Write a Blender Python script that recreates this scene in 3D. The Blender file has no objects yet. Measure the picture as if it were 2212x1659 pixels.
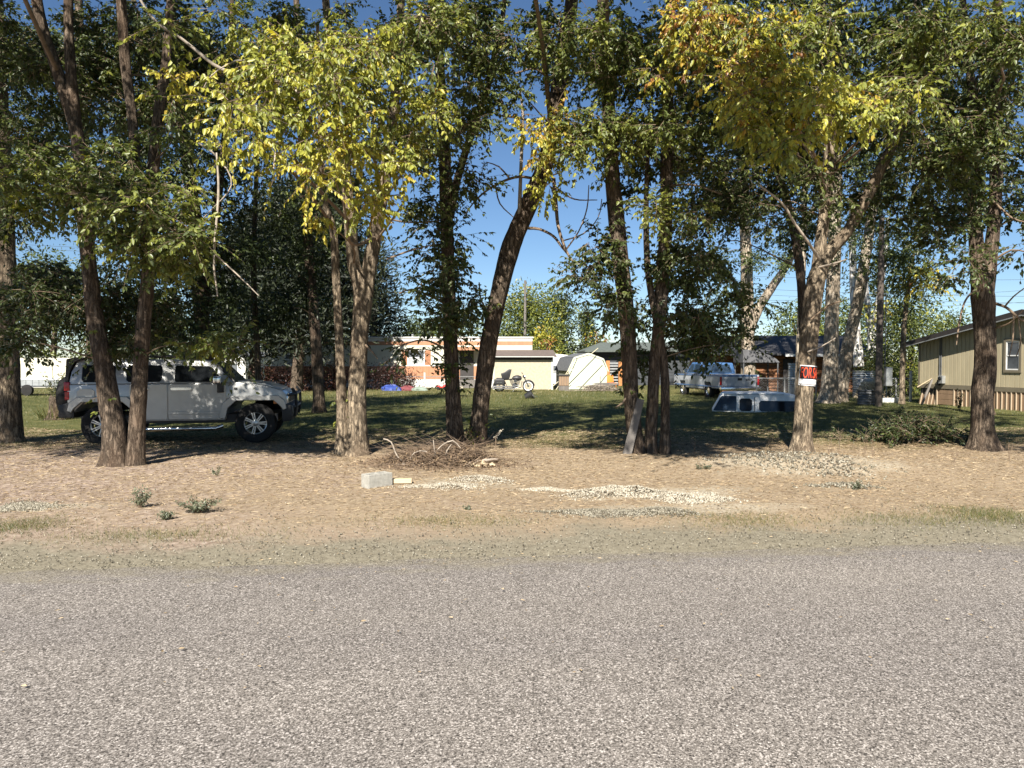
import bpy, bmesh, math, random
import numpy as np
from mathutils import Vector, Matrix, noise as mnoise

rng = np.random.default_rng(7)
random.seed(7)
S = bpy.context.scene
COL = S.collection
R = math.radians

# ------------------------------------------------------------------ camera, sky, sun, exposure
CAM_H = 1.65
PITCH = R(1.70)
FPX = 26.0 / 36.0 * 2212.0          # focal length in units of a 2212-wide picture
cam_d = bpy.data.cameras.new('camera')
cam_d.lens = 26.0
cam_d.sensor_width = 36.0
cam_d.clip_end = 3000
cam = bpy.data.objects.new('camera', cam_d)
COL.objects.link(cam)
cam.location = (0, 0, CAM_H)
cam.rotation_euler = (R(90) - PITCH, 0, 0)
S.camera = cam

SUN_EL, SUN_AZ = 40.0, 13.0          # shadows run away from the camera, 13 degrees to the right
world = bpy.data.worlds.new('World')
S.world = world
world.use_nodes = True
wn = world.node_tree
wn.nodes.clear()
sky = wn.nodes.new('ShaderNodeTexSky')
sky.sky_type = 'NISHITA'
sky.sun_disc = False
sky.sun_elevation = R(SUN_EL)
sky.sun_rotation = R(180 + SUN_AZ)
sky.air_density = 0.85
sky.dust_density = 0.0
sky.ozone_density = 4.0
bg = wn.nodes.new('ShaderNodeBackground')
bg.inputs['Strength'].default_value = 0.051
wo = wn.nodes.new('ShaderNodeOutputWorld')
hs = wn.nodes.new('ShaderNodeHueSaturation')
hs.inputs['Saturation'].default_value = 1.06
wn.links.new(sky.outputs[0], hs.inputs['Color'])
wn.links.new(hs.outputs[0], bg.inputs[0])
wn.links.new(bg.outputs[0], wo.inputs[0])

sun_d = bpy.data.lights.new('sun', 'SUN')
sun_d.energy = 5.0
sun_d.angle = R(0.5)
sun_d.color = (1.0, 0.945, 0.86)
sun = bpy.data.objects.new('sun', sun_d)
COL.objects.link(sun)
_d = Vector((math.sin(R(SUN_AZ)) * math.cos(R(SUN_EL)), math.cos(R(SUN_AZ)) * math.cos(R(SUN_EL)), -math.sin(R(SUN_EL))))
sun.rotation_euler = _d.to_track_quat('-Z', 'Y').to_euler()
sun.location = (-8, -30, 30)

S.view_settings.view_transform = 'Standard'
S.view_settings.look = 'None'
S.view_settings.gamma = 1.0
S.view_settings.exposure = 1.2
S.view_settings.use_curve_mapping = False
S.cycles.max_bounces = 6
S.cycles.diffuse_bounces = 2
S.cycles.glossy_bounces = 3
S.cycles.transmission_bounces = 4
S.cycles.transparent_max_bounces = 6

# ------------------------------------------------------------------ helpers
def P(dx, dy, Y):
    """point at depth Y seen at (dx, dy) of a 2212 x 1659 picture"""
    a = (dx - 1106.0) / FPX
    b = (829.5 - dy) / FPX
    c, s = math.cos(PITCH), math.sin(PITCH)
    v = Vector((a, c + b * s, -s + b * c))
    k = Y / v.y
    return Vector((v.x * k, Y, CAM_H + v.z * k))

def px(Y):
    return Y / FPX

def road_edge(x):
    return 6.29 + 0.115 * x

def _n(x, y, s, o=0.0):
    return mnoise.noise(Vector((x * s + o, y * s - o, o * 0.7)))

def gz(x, y):
    t = y - road_edge(x)
    if t < 0:
        return -0.012
    k = min(1.0, t / 1.2)
    z = 0.05 * k * _n(x, y, 0.45, 3.1) + 0.022 * k * _n(x, y, 1.7, 9.2) + 0.012 * k * _n(x, y, 4.3, 1.7)
    if 1.2 < t < 12:
        z += 0.05 * math.sin((t - 1.2) / 10.8 * math.pi) ** 2
    # low swell of dirt and rock in front of the tree with the sign
    z += 0.16 * math.exp(-(((x - 4.6) / 1.5) ** 2 + ((y - 11.6) / 0.8) ** 2))
    return z

def link(o):
    COL.objects.link(o)
    return o

def thing(name, label, cat, loc=(0, 0, 0), rotz=0.0, group=None):
    o = bpy.data.objects.new(name, None)
    o.empty_display_size = 0.2
    link(o)
    o.location = loc
    o.rotation_euler = (0, 0, rotz)
    o['label'] = label
    o['category'] = cat
    if group:
        o['group'] = group
    return o

def tag(o, label=None, cat=None, group=None, kind=None):
    if label: o['label'] = label
    if cat: o['category'] = cat
    if group: o['group'] = group
    if kind: o['kind'] = kind
    return o

class MB:
    """collects shapes, builds ONE mesh object"""
    def __init__(self):
        self.v, self.f = [], []
    def add(self, vs, fs):
        k = len(self.v)
        self.v += [tuple(p) for p in vs]
        self.f += [tuple(i + k for i in q) for q in fs]
        return self
    def box(self, c, s, rot=None):
        hx, hy, hz = s[0] / 2, s[1] / 2, s[2] / 2
        vs = [Vector((x, y, z)) for x in (-hx, hx) for y in (-hy, hy) for z in (-hz, hz)]
        if rot is not None:
            vs = [rot @ p for p in vs]
        c = Vector(c)
        return self.add([p + c for p in vs], [(0, 1, 3, 2), (4, 6, 7, 5), (0, 4, 5, 1), (2, 3, 7, 6), (0, 2, 6, 4), (1, 5, 7, 3)])
    def span(self, a, b):
        return self.box([(a[i] + b[i]) / 2 for i in range(3)], [abs(b[i] - a[i]) for i in range(3)])
    def tube(self, pts, rad, n=8, caps=True):
        pts = [Vector(p) for p in pts]
        if not hasattr(rad, '__len__'):
            rad = [rad] * len(pts)
        k0 = len(self.v)
        up = None
        for i, p in enumerate(pts):
            t = (pts[min(i + 1, len(pts) - 1)] - pts[max(i - 1, 0)]).normalized()
            if up is None:
                up = t.orthogonal().normalized()
            else:
                up = (up - t * up.dot(t))
                up = up.normalized() if up.length > 1e-6 else t.orthogonal().normalized()
            w = t.cross(up)
            for j in range(n):
                a = 2 * math.pi * j / n
                self.v.append(tuple(p + (up * math.cos(a) + w * math.sin(a)) * rad[i]))
        for i in range(len(pts) - 1):
            for j in range(n):
                a = k0 + i * n + j
                b = k0 + i * n + (j + 1) % n
                self.f.append((a, b, b + n, a + n))
        if caps:
            self.f.append(tuple(k0 + j for j in range(n))[::-1])
            self.f.append(tuple(k0 + (len(pts) - 1) * n + j for j in range(n)))
        return self
    def cyl(self, a, b, r, n=16, r2=None):
        return self.tube([a, b], [r, r if r2 is None else r2], n)
    def ring(self, c, axis, R1, r, n=28, m=8):
        axis = Vector(axis).normalized(); c = Vector(c)
        u = axis.orthogonal().normalized(); w = axis.cross(u)
        vs, fs = [], []
        for i in range(n):
            a = 2 * math.pi * i / n
            d = u * math.cos(a) + w * math.sin(a)
            for j in range(m):
                b = 2 * math.pi * j / m
                vs.append(c + d * (R1 + r * math.cos(b)) + axis * (r * math.sin(b)))
        for i in range(n):
            for j in range(m):
                fs.append((i * m + j, ((i + 1) % n) * m + j, ((i + 1) % n) * m + (j + 1) % m, i * m + (j + 1) % m))
        return self.add(vs, fs)
    def lathe(self, c, axis, prof, n=24):
        """prof: list of (radius, offset along axis)"""
        axis = Vector(axis).normalized(); c = Vector(c)
        u = axis.orthogonal().normalized(); w = axis.cross(u)
        vs, fs = [], []
        m = len(prof)
        for i in range(n):
            a = 2 * math.pi * i / n
            d = u * math.cos(a) + w * math.sin(a)
            for (r, o) in prof:
                vs.append(c + d * r + axis * o)
        for i in range(n):
            for j in range(m - 1):
                fs.append((i * m + j, ((i + 1) % n) * m + j, ((i + 1) % n) * m + j + 1, i * m + j + 1))
        return self.add(vs, fs)
    def prism(self, prof, y0, y1, yf=None):
        """prof: (x, z) outline pushed from y0 to y1; yf(z) pulls both sides inwards"""
        n = len(prof)
        vs = []
        for (x, z) in prof:
            vs.append((x, y0 + (yf(z) if yf else 0), z))
        for (x, z) in prof:
            vs.append((x, y1 - (yf(z) if yf else 0), z))
        fs = [tuple(range(n)), tuple(range(2 * n - 1, n - 1, -1))]
        for i in range(n):
            j = (i + 1) % n
            fs.append((i, i + n, j + n, j))
        return self.add(vs, fs)
    def build(self, name, mat, parent=None, smooth=False, bevel=0.0, seg=2):
        me = bpy.data.meshes.new(name)
        me.from_pydata(self.v, [], self.f)
        me.update()
        bm = bmesh.new(); bm.from_mesh(me)
        bmesh.ops.recalc_face_normals(bm, faces=bm.faces)
        if bevel > 0:
            es = [e for e in bm.edges if len(e.link_faces) == 2 and e.calc_face_angle(0) > 0.5]
            bmesh.ops.bevel(bm, geom=es, offset=bevel, segments=seg, affect='EDGES', profile=0.6, clamp_overlap=True)
        bm.to_mesh(me); bm.free()
        if smooth:
            me.polygons.foreach_set('use_smooth', [True] * len(me.polygons))
            try:
                me.set_sharp_from_angle(angle=R(38))
            except Exception:
                pass
        me.materials.append(mat)
        o = link(bpy.data.objects.new(name, me))
        o.parent = parent
        return o

def np_mesh(name, verts, quads=None, tris=None, mat=None, parent=None, smooth=False, hue=None):
    verts = np.asarray(verts, dtype=np.float32)
    me = bpy.data.meshes.new(name)
    nq = 0 if quads is None else len(quads)
    nt = 0 if tris is None else len(tris)
    me.vertices.add(len(verts))
    me.vertices.foreach_set('co', verts.ravel())
    loops = []
    if nq: loops.append(np.asarray(quads, dtype=np.int32).ravel())
    if nt: loops.append(np.asarray(tris, dtype=np.int32).ravel())
    loops = np.concatenate(loops)
    me.loops.add(len(loops))
    me.loops.foreach_set('vertex_index', loops)
    me.polygons.add(nq + nt)
    st = np.concatenate([np.arange(nq, dtype=np.int32) * 4, nq * 4 + np.arange(nt, dtype=np.int32) * 3])
    me.polygons.foreach_set('loop_start', st)
    if smooth:
        me.polygons.foreach_set('use_smooth', np.ones(nq + nt, dtype=bool))
    if hue is not None:
        a = me.attributes.new('hue', 'FLOAT', 'FACE')
        a.data.foreach_set('value', np.asarray(hue, dtype=np.float32))
    me.update(calc_edges=True)
    if mat: me.materials.append(mat)
    o = link(bpy.data.objects.new(name, me))
    o.parent = parent
    return o

# ------------------------------------------------------------------ materials
def nodes(name):
    m = bpy.data.materials.new(name)
    m.use_nodes = True
    nt = m.node_tree
    b = nt.nodes['Principled BSDF']
    return m, nt, b

def ramp(nt, stops, interp='LINEAR'):
    r = nt.nodes.new('ShaderNodeValToRGB')
    e = r.color_ramp.elements
    r.color_ramp.interpolation = interp
    while len(e) < len(stops):
        e.new(0.5)
    for k, (p, c) in enumerate(stops):
        e[k].position = p
        e[k].color = (*c, 1) if len(c) == 3 else c
    return r

def noise(nt, scale, detail=4, rough=0.6, vec=None, dist=0.0):
    t = nt.nodes.new('ShaderNodeTexNoise')
    t.inputs['Scale'].default_value = scale
    t.inputs['Detail'].default_value = detail
    t.inputs['Roughness'].default_value = rough
    t.inputs['Distortion'].default_value = dist
    if vec is not None: nt.links.new(vec, t.inputs['Vector'])
    return t

def coords(nt, scale=(1, 1, 1), kind='Object'):
    tc = nt.nodes.new('ShaderNodeTexCoord')
    mp = nt.nodes.new('ShaderNodeMapping')
    mp.inputs['Scale'].default_value = scale
    nt.links.new(tc.outputs[kind], mp.inputs[0])
    return mp.outputs[0]

def mixc(nt, fac, a, b, mode='MIX'):
    m = nt.nodes.new('ShaderNodeMix')
    m.data_type = 'RGBA'
    m.blend_type = mode
    for s, v in ((m.inputs[0], fac), (m.inputs[6], a), (m.inputs[7], b)):
        if isinstance(v, (int, float)): s.default_value = v
        elif isinstance(v, tuple): s.default_value = (*v, 1)
        else: nt.links.new(v, s)
    return m.outputs[2]

def mth(nt, op, a, b=0.0, c=None, clamp=False):
    m = nt.nodes.new('ShaderNodeMath')
    m.operation = op
    m.use_clamp = clamp
    for s, v in zip(m.inputs, (a, b, c)):
        if v is None: continue
        if isinstance(v, (int, float)): s.default_value = v
        else: nt.links.new(v, s)
    return m.outputs[0]

def bump(nt, b, h, strength=0.5, dist=0.02):
    n = nt.nodes.new('ShaderNodeBump')
    n.inputs['Strength'].default_value = strength
    n.inputs['Distance'].default_value = dist
    nt.links.new(h, n.inputs['Height'])
    nt.links.new(n.outputs[0], b.inputs['Normal'])

def plain(name, c, rough=0.6, metal=0.0, var=0.25, scale=6.0, bumpk=0.0, spec=0.5, stretch=(1, 1, 1), coat=0.0):
    """colour with mottled wear; nothing is one flat value"""
    m, nt, b = nodes(name)
    v = coords(nt, stretch)
    n1 = noise(nt, scale, 5, 0.65, v)
    lo = tuple(x * (1 - var) for x in c)
    hi = tuple(min(1, x * (1 + var * 0.6)) for x in c)
    r = ramp(nt, [(0.3, lo), (0.7, hi)])
    nt.links.new(n1.outputs[0], r.inputs[0])
    nt.links.new(r.outputs[0], b.inputs['Base Color'])
    b.inputs['Roughness'].default_value = rough
    b.inputs['Metallic'].default_value = metal
    b.inputs['Specular IOR Level'].default_value = spec
    if coat: b.inputs['Coat Weight'].default_value = coat
    if bumpk:
        n2 = noise(nt, scale * 6, 4, 0.6, v)
        bump(nt, b, n2.outputs[0], bumpk, 0.01)
    return m

M = {}
# bark: furrowed, stretched along the trunk
def bark(name, dark, light, warm=None, k=1.0):
    m, nt, b = nodes(name)
    v = coords(nt, (1, 1, 0.22))
    n1 = noise(nt, 26 * k, 5, 0.65, v, 0.6)
    vo = nt.nodes.new('ShaderNodeTexVoronoi')
    vo.feature = 'DISTANCE_TO_EDGE'
    vo.inputs['Scale'].default_value = 17 * k
    dv = mixc(nt, 0.12, v, n1.outputs[1])
    nt.links.new(dv, vo.inputs['Vector'])
    e = mth(nt, 'MULTIPLY', vo.outputs['Distance'], 3.2, clamp=True)
    h = mth(nt, 'MULTIPLY_ADD', n1.outputs[0], 0.55, mth(nt, 'MULTIPLY', e, 0.5))
    r = ramp(nt, [(0.25, dark), (0.62, light), (0.9, tuple(min(1, x * 1.35) for x in light))])
    nt.links.new(h, r.inputs[0])
    col = r.outputs[0]
    n3 = noise(nt, 2.2, 3, 0.6, coords(nt, (1, 1, 0.6)))
    f3 = ramp(nt, [(0.45, (0, 0, 0)), (0.68, (1, 1, 1))])
    nt.links.new(n3.outputs[0], f3.inputs[0])
    col = mixc(nt, mth(nt, 'MULTIPLY', f3.outputs[0], 0.45), col, warm or (0.19, 0.10, 0.055), 'MIX')
    nt.links.new(col, b.inputs['Base Color'])
    b.inputs['Roughness'].default_value = 0.92
    b.inputs['Specular IOR Level'].default_value = 0.15
    bump(nt, b, h, 0.9, 0.03)
    return m
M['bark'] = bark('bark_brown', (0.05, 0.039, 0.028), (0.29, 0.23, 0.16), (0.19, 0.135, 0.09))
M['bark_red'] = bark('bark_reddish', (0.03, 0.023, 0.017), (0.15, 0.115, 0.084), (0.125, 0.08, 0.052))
M['bark_pale'] = bark('bark_pale', (0.16, 0.125, 0.09), (0.42, 0.36, 0.28), (0.3, 0.23, 0.16), 0.7)
M['bark_white'] = bark('bark_white', (0.22, 0.2, 0.18), (0.74, 0.72, 0.68), (0.55, 0.5, 0.42), 0.5)
M['twig'] = plain('twig_bark', (0.20, 0.145, 0.10), 0.85, var=0.4, scale=14, spec=0.2)
M['twig_pale'] = plain('pale_twig', (0.36, 0.305, 0.245), 0.8, var=0.4, scale=10, spec=0.2)

def leaf_mat(name, stops, trans=0.36, rough=0.42):
    m, nt, b = nodes(name)
    at = nt.nodes.new('ShaderNodeAttribute')
    at.attribute_name = 'hue'
    r = ramp(nt, stops)
    nt.links.new(at.outputs['Fac'], r.inputs[0])
    nt.links.new(r.outputs[0], b.inputs['Base Color'])
    b.inputs['Roughness'].default_value = rough
    b.inputs['Specular IOR Level'].default_value = 0.5
    tr = nt.nodes.new('ShaderNodeBsdfTranslucent')
    tint = mixc(nt, 1.0, r.outputs[0], (1.15, 1.12, 0.55), 'MULTIPLY')
    nt.links.new(tint, tr.inputs[0])
    mx = nt.nodes.new('ShaderNodeMixShader')
    mx.inputs[0].default_value = trans
    nt.links.new(b.outputs[0], mx.inputs[1])
    nt.links.new(tr.outputs[0], mx.inputs[2])
    nt.links.new(mx.outputs[0], nt.nodes['Material Output'].inputs[0])
    return m
M['leaf'] = leaf_mat('leaf', [(0.0, (0.03, 0.042, 0.015)), (0.25, (0.072, 0.096, 0.03)), (0.45, (0.15, 0.18, 0.045)),
                              (0.6, (0.31, 0.325, 0.055)), (0.75, (0.49, 0.44, 0.06)), (0.88, (0.42, 0.27, 0.045)), (1.0, (0.27, 0.12, 0.04))])
M['needle'] = leaf_mat('needle', [(0.0, (0.008, 0.012, 0.005)), (0.5, (0.024, 0.033, 0.012)), (1.0, (0.065, 0.078, 0.026))], 0.12, 0.6)
M['red_leaf'] = leaf_mat('red_leaf', [(0.0, (0.03, 0.018, 0.014)), (0.5, (0.10, 0.035, 0.03)), (0.8, (0.19, 0.08, 0.055)), (1.0, (0.08, 0.075, 0.03))], 0.3)
M['sage'] = leaf_mat('sage_leaf', [(0.0, (0.07, 0.085, 0.05)), (1.0, (0.19, 0.21, 0.13))], 0.2)
M['grass'] = leaf_mat('grass_blade', [(0.0, (0.032, 0.055, 0.012)), (0.5, (0.08, 0.105, 0.026)), (0.8, (0.2, 0.18, 0.07)), (1.0, (0.36, 0.27, 0.13))], 0.3)
M['litter'] = leaf_mat('dry_litter', [(0.0, (0.11, 0.07, 0.042)), (0.4, (0.26, 0.18, 0.105)), (0.75, (0.37, 0.28, 0.17)), (1.0, (0.46, 0.365, 0.24))], 0.12, 0.8)

# ------------------------------------------------------------------ ground and road
def ground_material():
    m, nt, b = nodes('ground')
    tc = nt.nodes.new('ShaderNodeTexCoord')
    ob = tc.outputs['Object']
    sp = nt.nodes.new('ShaderNodeSeparateXYZ')
    nt.links.new(ob, sp.inputs[0])
    X, Y = sp.outputs[0], sp.outputs[1]
    t = mth(nt, 'SUBTRACT', Y, mth(nt, 'MULTIPLY_ADD', X, 0.115, 6.29))
    nb = noise(nt, 0.55, 4, 0.6, ob)
    nm = noise(nt, 1.9, 4, 0.65, ob)
    nf = noise(nt, 11, 6, 0.75, ob)
    ng = noise(nt, 46, 3, 0.8, ob)
    # straw-coloured litter and bare dirt
    st = noise(nt, 42, 6, 0.85, coords(nt, (0.5, 1.6, 1)), 0.6)
    r1 = ramp(nt, [(0.34, (0.10, 0.072, 0.048)), (0.46, (0.25, 0.19, 0.125)), (0.55, (0.325, 0.255, 0.175)), (0.69, (0.50, 0.42, 0.315))])
    nt.links.new(st.outputs[0], r1.inputs[0])
    rp = ramp(nt, [(0.34, (0.11, 0.08, 0.06)), (0.47, (0.25, 0.19, 0.148)), (0.56, (0.325, 0.255, 0.205)), (0.70, (0.49, 0.415, 0.345))])
    nt.links.new(nf.outputs[0], rp.inputs[0])
    left = mth(nt, 'MULTIPLY_ADD', X, -0.16, mth(nt, 'MULTIPLY_ADD', nb.outputs[0], 2.4, -1.25), clamp=True)
    straw = mixc(nt, left, r1.outputs[0], rp.outputs[0])
    # pale stony spill
    rs = ramp(nt, [(0.3, (0.20, 0.165, 0.12)), (0.5, (0.37, 0.32, 0.24)), (0.7, (0.52, 0.47, 0.37))])
    nt.links.new(ng.outputs[0], rs.inputs[0])
    for (cx, cy, kx, ky, am) in ((4.5, 11.5, 0.55, 0.95, 0.8), (1.75, 9.25, 0.75, 2.3, 0.95), (-0.7, 9.9, 1.3, 2.4, 0.8), (2.0, 8.25, 0.8, 3.2, 0.8), (-5.2, 8.3, 1.6, 3.0, 0.6)):
        px_ = mth(nt, 'MULTIPLY', mth(nt, 'SUBTRACT', X, cx), kx)
        py_ = mth(nt, 'MULTIPLY', mth(nt, 'SUBTRACT', Y, cy), ky)
        dd = mth(nt, 'SQRT', mth(nt, 'ADD', mth(nt, 'MULTIPLY', px_, px_), mth(nt, 'MULTIPLY', py_, py_)))
        stony = mth(nt, 'MULTIPLY', mth(nt, 'SUBTRACT', mth(nt, 'MULTIPLY_ADD', nm.outputs[0], 1.8, 0.25), dd), 1.6, clamp=True)
        straw = mixc(nt, mth(nt, 'MULTIPLY', stony, am), straw, rs.outputs[0])
    # greyish olive shoulder of dust and fine gravel
    rg = ramp(nt, [(0.34, (0.08, 0.068, 0.048)), (0.47, (0.195, 0.172, 0.125)), (0.6, (0.27, 0.242, 0.18)), (0.74, (0.47, 0.43, 0.345))])
    mixed = mth(nt, 'ADD', mth(nt, 'MULTIPLY', nf.outputs[0], 0.45), mth(nt, 'MULTIPLY', ng.outputs[0], 0.55))
    nt.links.new(mixed, rg.inputs[0])
    tt = mth(nt, 'ADD', t, mth(nt, 'MULTIPLY_ADD', nm.outputs[0], 1.7, mth(nt, 'MULTIPLY_ADD', nb.outputs[0], 1.9, -1.75)))
    f1 = ramp(nt, [(0.0, (0, 0, 0)), (1.0, (1, 1, 1))])
    nt.links.new(mth(nt, 'MULTIPLY_ADD', tt, 1.4, -0.75, clamp=True), f1.inputs[0])
    col = mixc(nt, f1.outputs[0], rg.outputs[0], straw)
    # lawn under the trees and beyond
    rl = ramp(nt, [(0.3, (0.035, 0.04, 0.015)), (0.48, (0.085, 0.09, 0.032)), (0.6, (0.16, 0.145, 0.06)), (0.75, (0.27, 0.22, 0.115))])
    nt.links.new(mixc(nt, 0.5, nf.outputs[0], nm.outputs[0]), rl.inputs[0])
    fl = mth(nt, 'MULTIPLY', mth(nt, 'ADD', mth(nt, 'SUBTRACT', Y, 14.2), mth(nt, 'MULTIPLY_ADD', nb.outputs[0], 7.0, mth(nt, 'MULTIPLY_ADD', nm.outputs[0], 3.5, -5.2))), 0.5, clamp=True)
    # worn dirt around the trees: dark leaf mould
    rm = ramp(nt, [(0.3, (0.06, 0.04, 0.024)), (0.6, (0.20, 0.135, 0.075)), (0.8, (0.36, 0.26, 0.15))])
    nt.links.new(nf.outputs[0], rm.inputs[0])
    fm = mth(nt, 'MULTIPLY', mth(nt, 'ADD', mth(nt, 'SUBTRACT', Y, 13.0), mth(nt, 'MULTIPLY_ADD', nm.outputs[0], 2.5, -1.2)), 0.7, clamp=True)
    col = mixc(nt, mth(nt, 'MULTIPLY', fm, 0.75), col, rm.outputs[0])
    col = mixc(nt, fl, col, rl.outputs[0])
    nt.links.new(col, b.inputs['Base Color'])
    b.inputs['Roughness'].default_value = 0.95
    b.inputs['Specular IOR Level'].default_value = 0.1
    bump(nt, b, mth(nt, 'ADD', mth(nt, 'MULTIPLY', st.outputs[0], 0.6), mth(nt, 'MULTIPLY', ng.outputs[0], 0.5)), 0.65, 0.013)
    return m

def grid_lines(segs):
    out = [segs[0][0]]
    for a, b, st in segs:
        n = max(1, int(round((b - a) / st)))
        out += [a + (b - a) * (i + 1) / n for i in range(n)]
    return out

def build_ground():
    xs = grid_lines([(-1500, -200, 260), (-200, -40, 20), (-40, -12, 1.0), (-12, 12, 0.16), (12, 40, 1.0), (40, 200, 20), (200, 1500, 260)])
    ys = grid_lines([(-300, -20, 40), (-20, 5, 1.6), (5, 17, 0.13), (17, 40, 0.5), (40, 80, 2.0), (80, 300, 22), (300, 2500, 220)])
    nx, ny = len(xs), len(ys)
    v = np.zeros((ny, nx, 3), dtype=np.float32)
    for j, y in enumerate(ys):
        for i, x in enumerate(xs):
            far = abs(x) > 42 or y > 62
            v[j, i] = (x, y, 0.0 if far else gz(x, y))
    idx = np.arange(nx * ny).reshape(ny, nx)
    q = np.stack([idx[:-1, :-1], idx[:-1, 1:], idx[1:, 1:], idx[1:, :-1]], -1).reshape(-1, 4)
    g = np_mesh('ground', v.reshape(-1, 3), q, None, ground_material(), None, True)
    tag(g, kind='structure')

def road_material():
    m, nt, b = nodes('chip_seal')
    ob = coords(nt)
    vo = nt.nodes.new('ShaderNodeTexVoronoi'); vo.inputs['Scale'].default_value = 105
    nt.links.new(ob, vo.inputs['Vector'])
    v2 = nt.nodes.new('ShaderNodeTexVoronoi'); v2.inputs['Scale'].default_value = 170
    nt.links.new(ob, v2.inputs['Vector'])
    n1 = noise(nt, 78, 4, 0.8, ob)
    nb = noise(nt, 0.5, 3, 0.6, coords(nt, (0.25, 1.0, 1)))
    g = mth(nt, 'ADD', mth(nt, 'MULTIPLY', n1.outputs[0], 0.55),
            mth(nt, 'ADD', mth(nt, 'MULTIPLY', vo.outputs['Color'], 0.20), mth(nt, 'MULTIPLY', v2.outputs['Color'], 0.25)))
    r = ramp(nt, [(0.35, (0.030, 0.027, 0.024)), (0.455, (0.150, 0.134, 0.118)), (0.56, (0.265, 0.240, 0.214)), (0.67, (0.62, 0.575, 0.53))])
    nt.links.new(g, r.inputs[0])
    tr = ramp(nt, [(0.3, (0.86, 0.85, 0.86)), (0.7, (1.1, 1.08, 1.05))])
    nt.links.new(nb.outputs[0], tr.inputs[0])
    col = mixc(nt, 1.0, r.outputs[0], tr.outputs[0], 'MULTIPLY')
    # dust carried on to the road near its edge
    sp = nt.nodes.new('ShaderNodeSeparateXYZ'); nt.links.new(ob, sp.inputs[0])
    t = mth(nt, 'SUBTRACT', mth(nt, 'MULTIPLY_ADD', sp.outputs[0], 0.115, 6.29), sp.outputs[1])
    nd = noise(nt, 1.6, 5, 0.7, coords(nt, (1, 2.2, 1)))
    f = mth(nt, 'SUBTRACT', mth(nt, 'MULTIPLY_ADD', nd.outputs[0], 2.6, -0.62), mth(nt, 'MULTIPLY', t, 1.5), clamp=True)
    rd = ramp(nt, [(0.36, (0.11, 0.092, 0.06)), (0.5, (0.235, 0.205, 0.14)), (0.66, (0.40, 0.36, 0.27))])
    nt.links.new(g, rd.inputs[0])
    col = mixc(nt, mth(nt, 'MULTIPLY', f, 0.95), col, rd.outputs[0])
    nt.links.new(col, b.inputs['Base Color'])
    b.inputs['Roughness'].default_value = 0.9
    b.inputs['Specular IOR Level'].default_value = 0.2
    bump(nt, b, g, 0.8, 0.008)
    return m

def build_road():
    xs = grid_lines([(-200, -20, 10), (-20, 20, 0.12), (20, 200, 10)])
    vs, q = [], []
    for i, x in enumerate(xs):
        e = road_edge(x) + (0.10 * _n(x, 0, 0.6, 2) + 0.05 * _n(x, 0, 2.7, 5) + 0.03 * _n(x, 0, 9, 5) if abs(x) < 20 else 0)
        vs += [(x, e + 0.05, -0.03), (x, e - 0.06, -0.004), (x, e - 0.6, 0.006), (x, -0.5, 0.05), (x, -7 + 0.115 * x, 0.0)]
        if i:
            for k in range(4):
                a = (i - 1) * 5 + k
                q.append((a, a + 1, a + 6, a + 5))
    q = [t[::-1] for t in q]
    r = np_mesh('road', vs, q, None, road_material(), None, True)
    tag(r, kind='structure')

build_ground()
build_road()

# ------------------------------------------------------------------ leaves (vectorised)
def frames(a):
    a = a / np.maximum(np.linalg.norm(a, axis=1, keepdims=True), 1e-6)
    return a

def leaf_verts(base, axis, nrm, ln, wd, fold=0.35, bend=0.15):
    """6 points and two folded quads for each leaf"""
    axis = frames(axis)
    side = frames(np.cross(axis, nrm))
    up = np.cross(side, axis)
    ln = ln[:, None]; wd = wd[:, None]
    o = lambda u, s, h: base + axis * (ln * u) + side * (wd * s) + up * (wd * h)
    v = np.stack([o(0, 0, 0), o(0.3, 0.46, fold * 0.5), o(0.66, 0.36, fold * 0.35 - bend), o(1.0, 0.0, -bend * 2.2),
                  o(0.66, -0.36, fold * 0.35 - bend), o(0.3, -0.46, fold * 0.5)], 1)
    return v

LEAF_Q = np.array([[0, 1, 2, 3], [0, 3, 4, 5]])

SIMPLE_T = np.array([[0, 1, 2], [0, 2, 3]])
def leaf_mesh(name, base, axis, nrm, ln, wd, hue, mat, parent, kind='stuff', simple=False):
    v = leaf_verts(base, axis, nrm, ln, wd)
    n = len(v)
    if simple:       # two folded triangles
        v = np.stack([v[:, 0], (v[:, 1] + v[:, 2]) / 2 * 1.0, v[:, 3], (v[:, 4] + v[:, 5]) / 2], 1)
        t = (SIMPLE_T[None] + (np.arange(n) * 4)[:, None, None]).reshape(-1, 3)
        o = np_mesh(name, v.reshape(-1, 3), None, t, mat, parent, False, np.repeat(hue, 2))
        if kind: o['kind'] = kind
        return o
    q = (LEAF_Q[None] + (np.arange(n) * 6)[:, None, None]).reshape(-1, 4)
    o = np_mesh(name, v.reshape(-1, 3), q, None, mat, parent, False, np.repeat(hue, 2))
    if kind: o['kind'] = kind
    return o

def rand_dirs(n):
    d = rng.normal(size=(n, 3))
    return frames(d)

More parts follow.
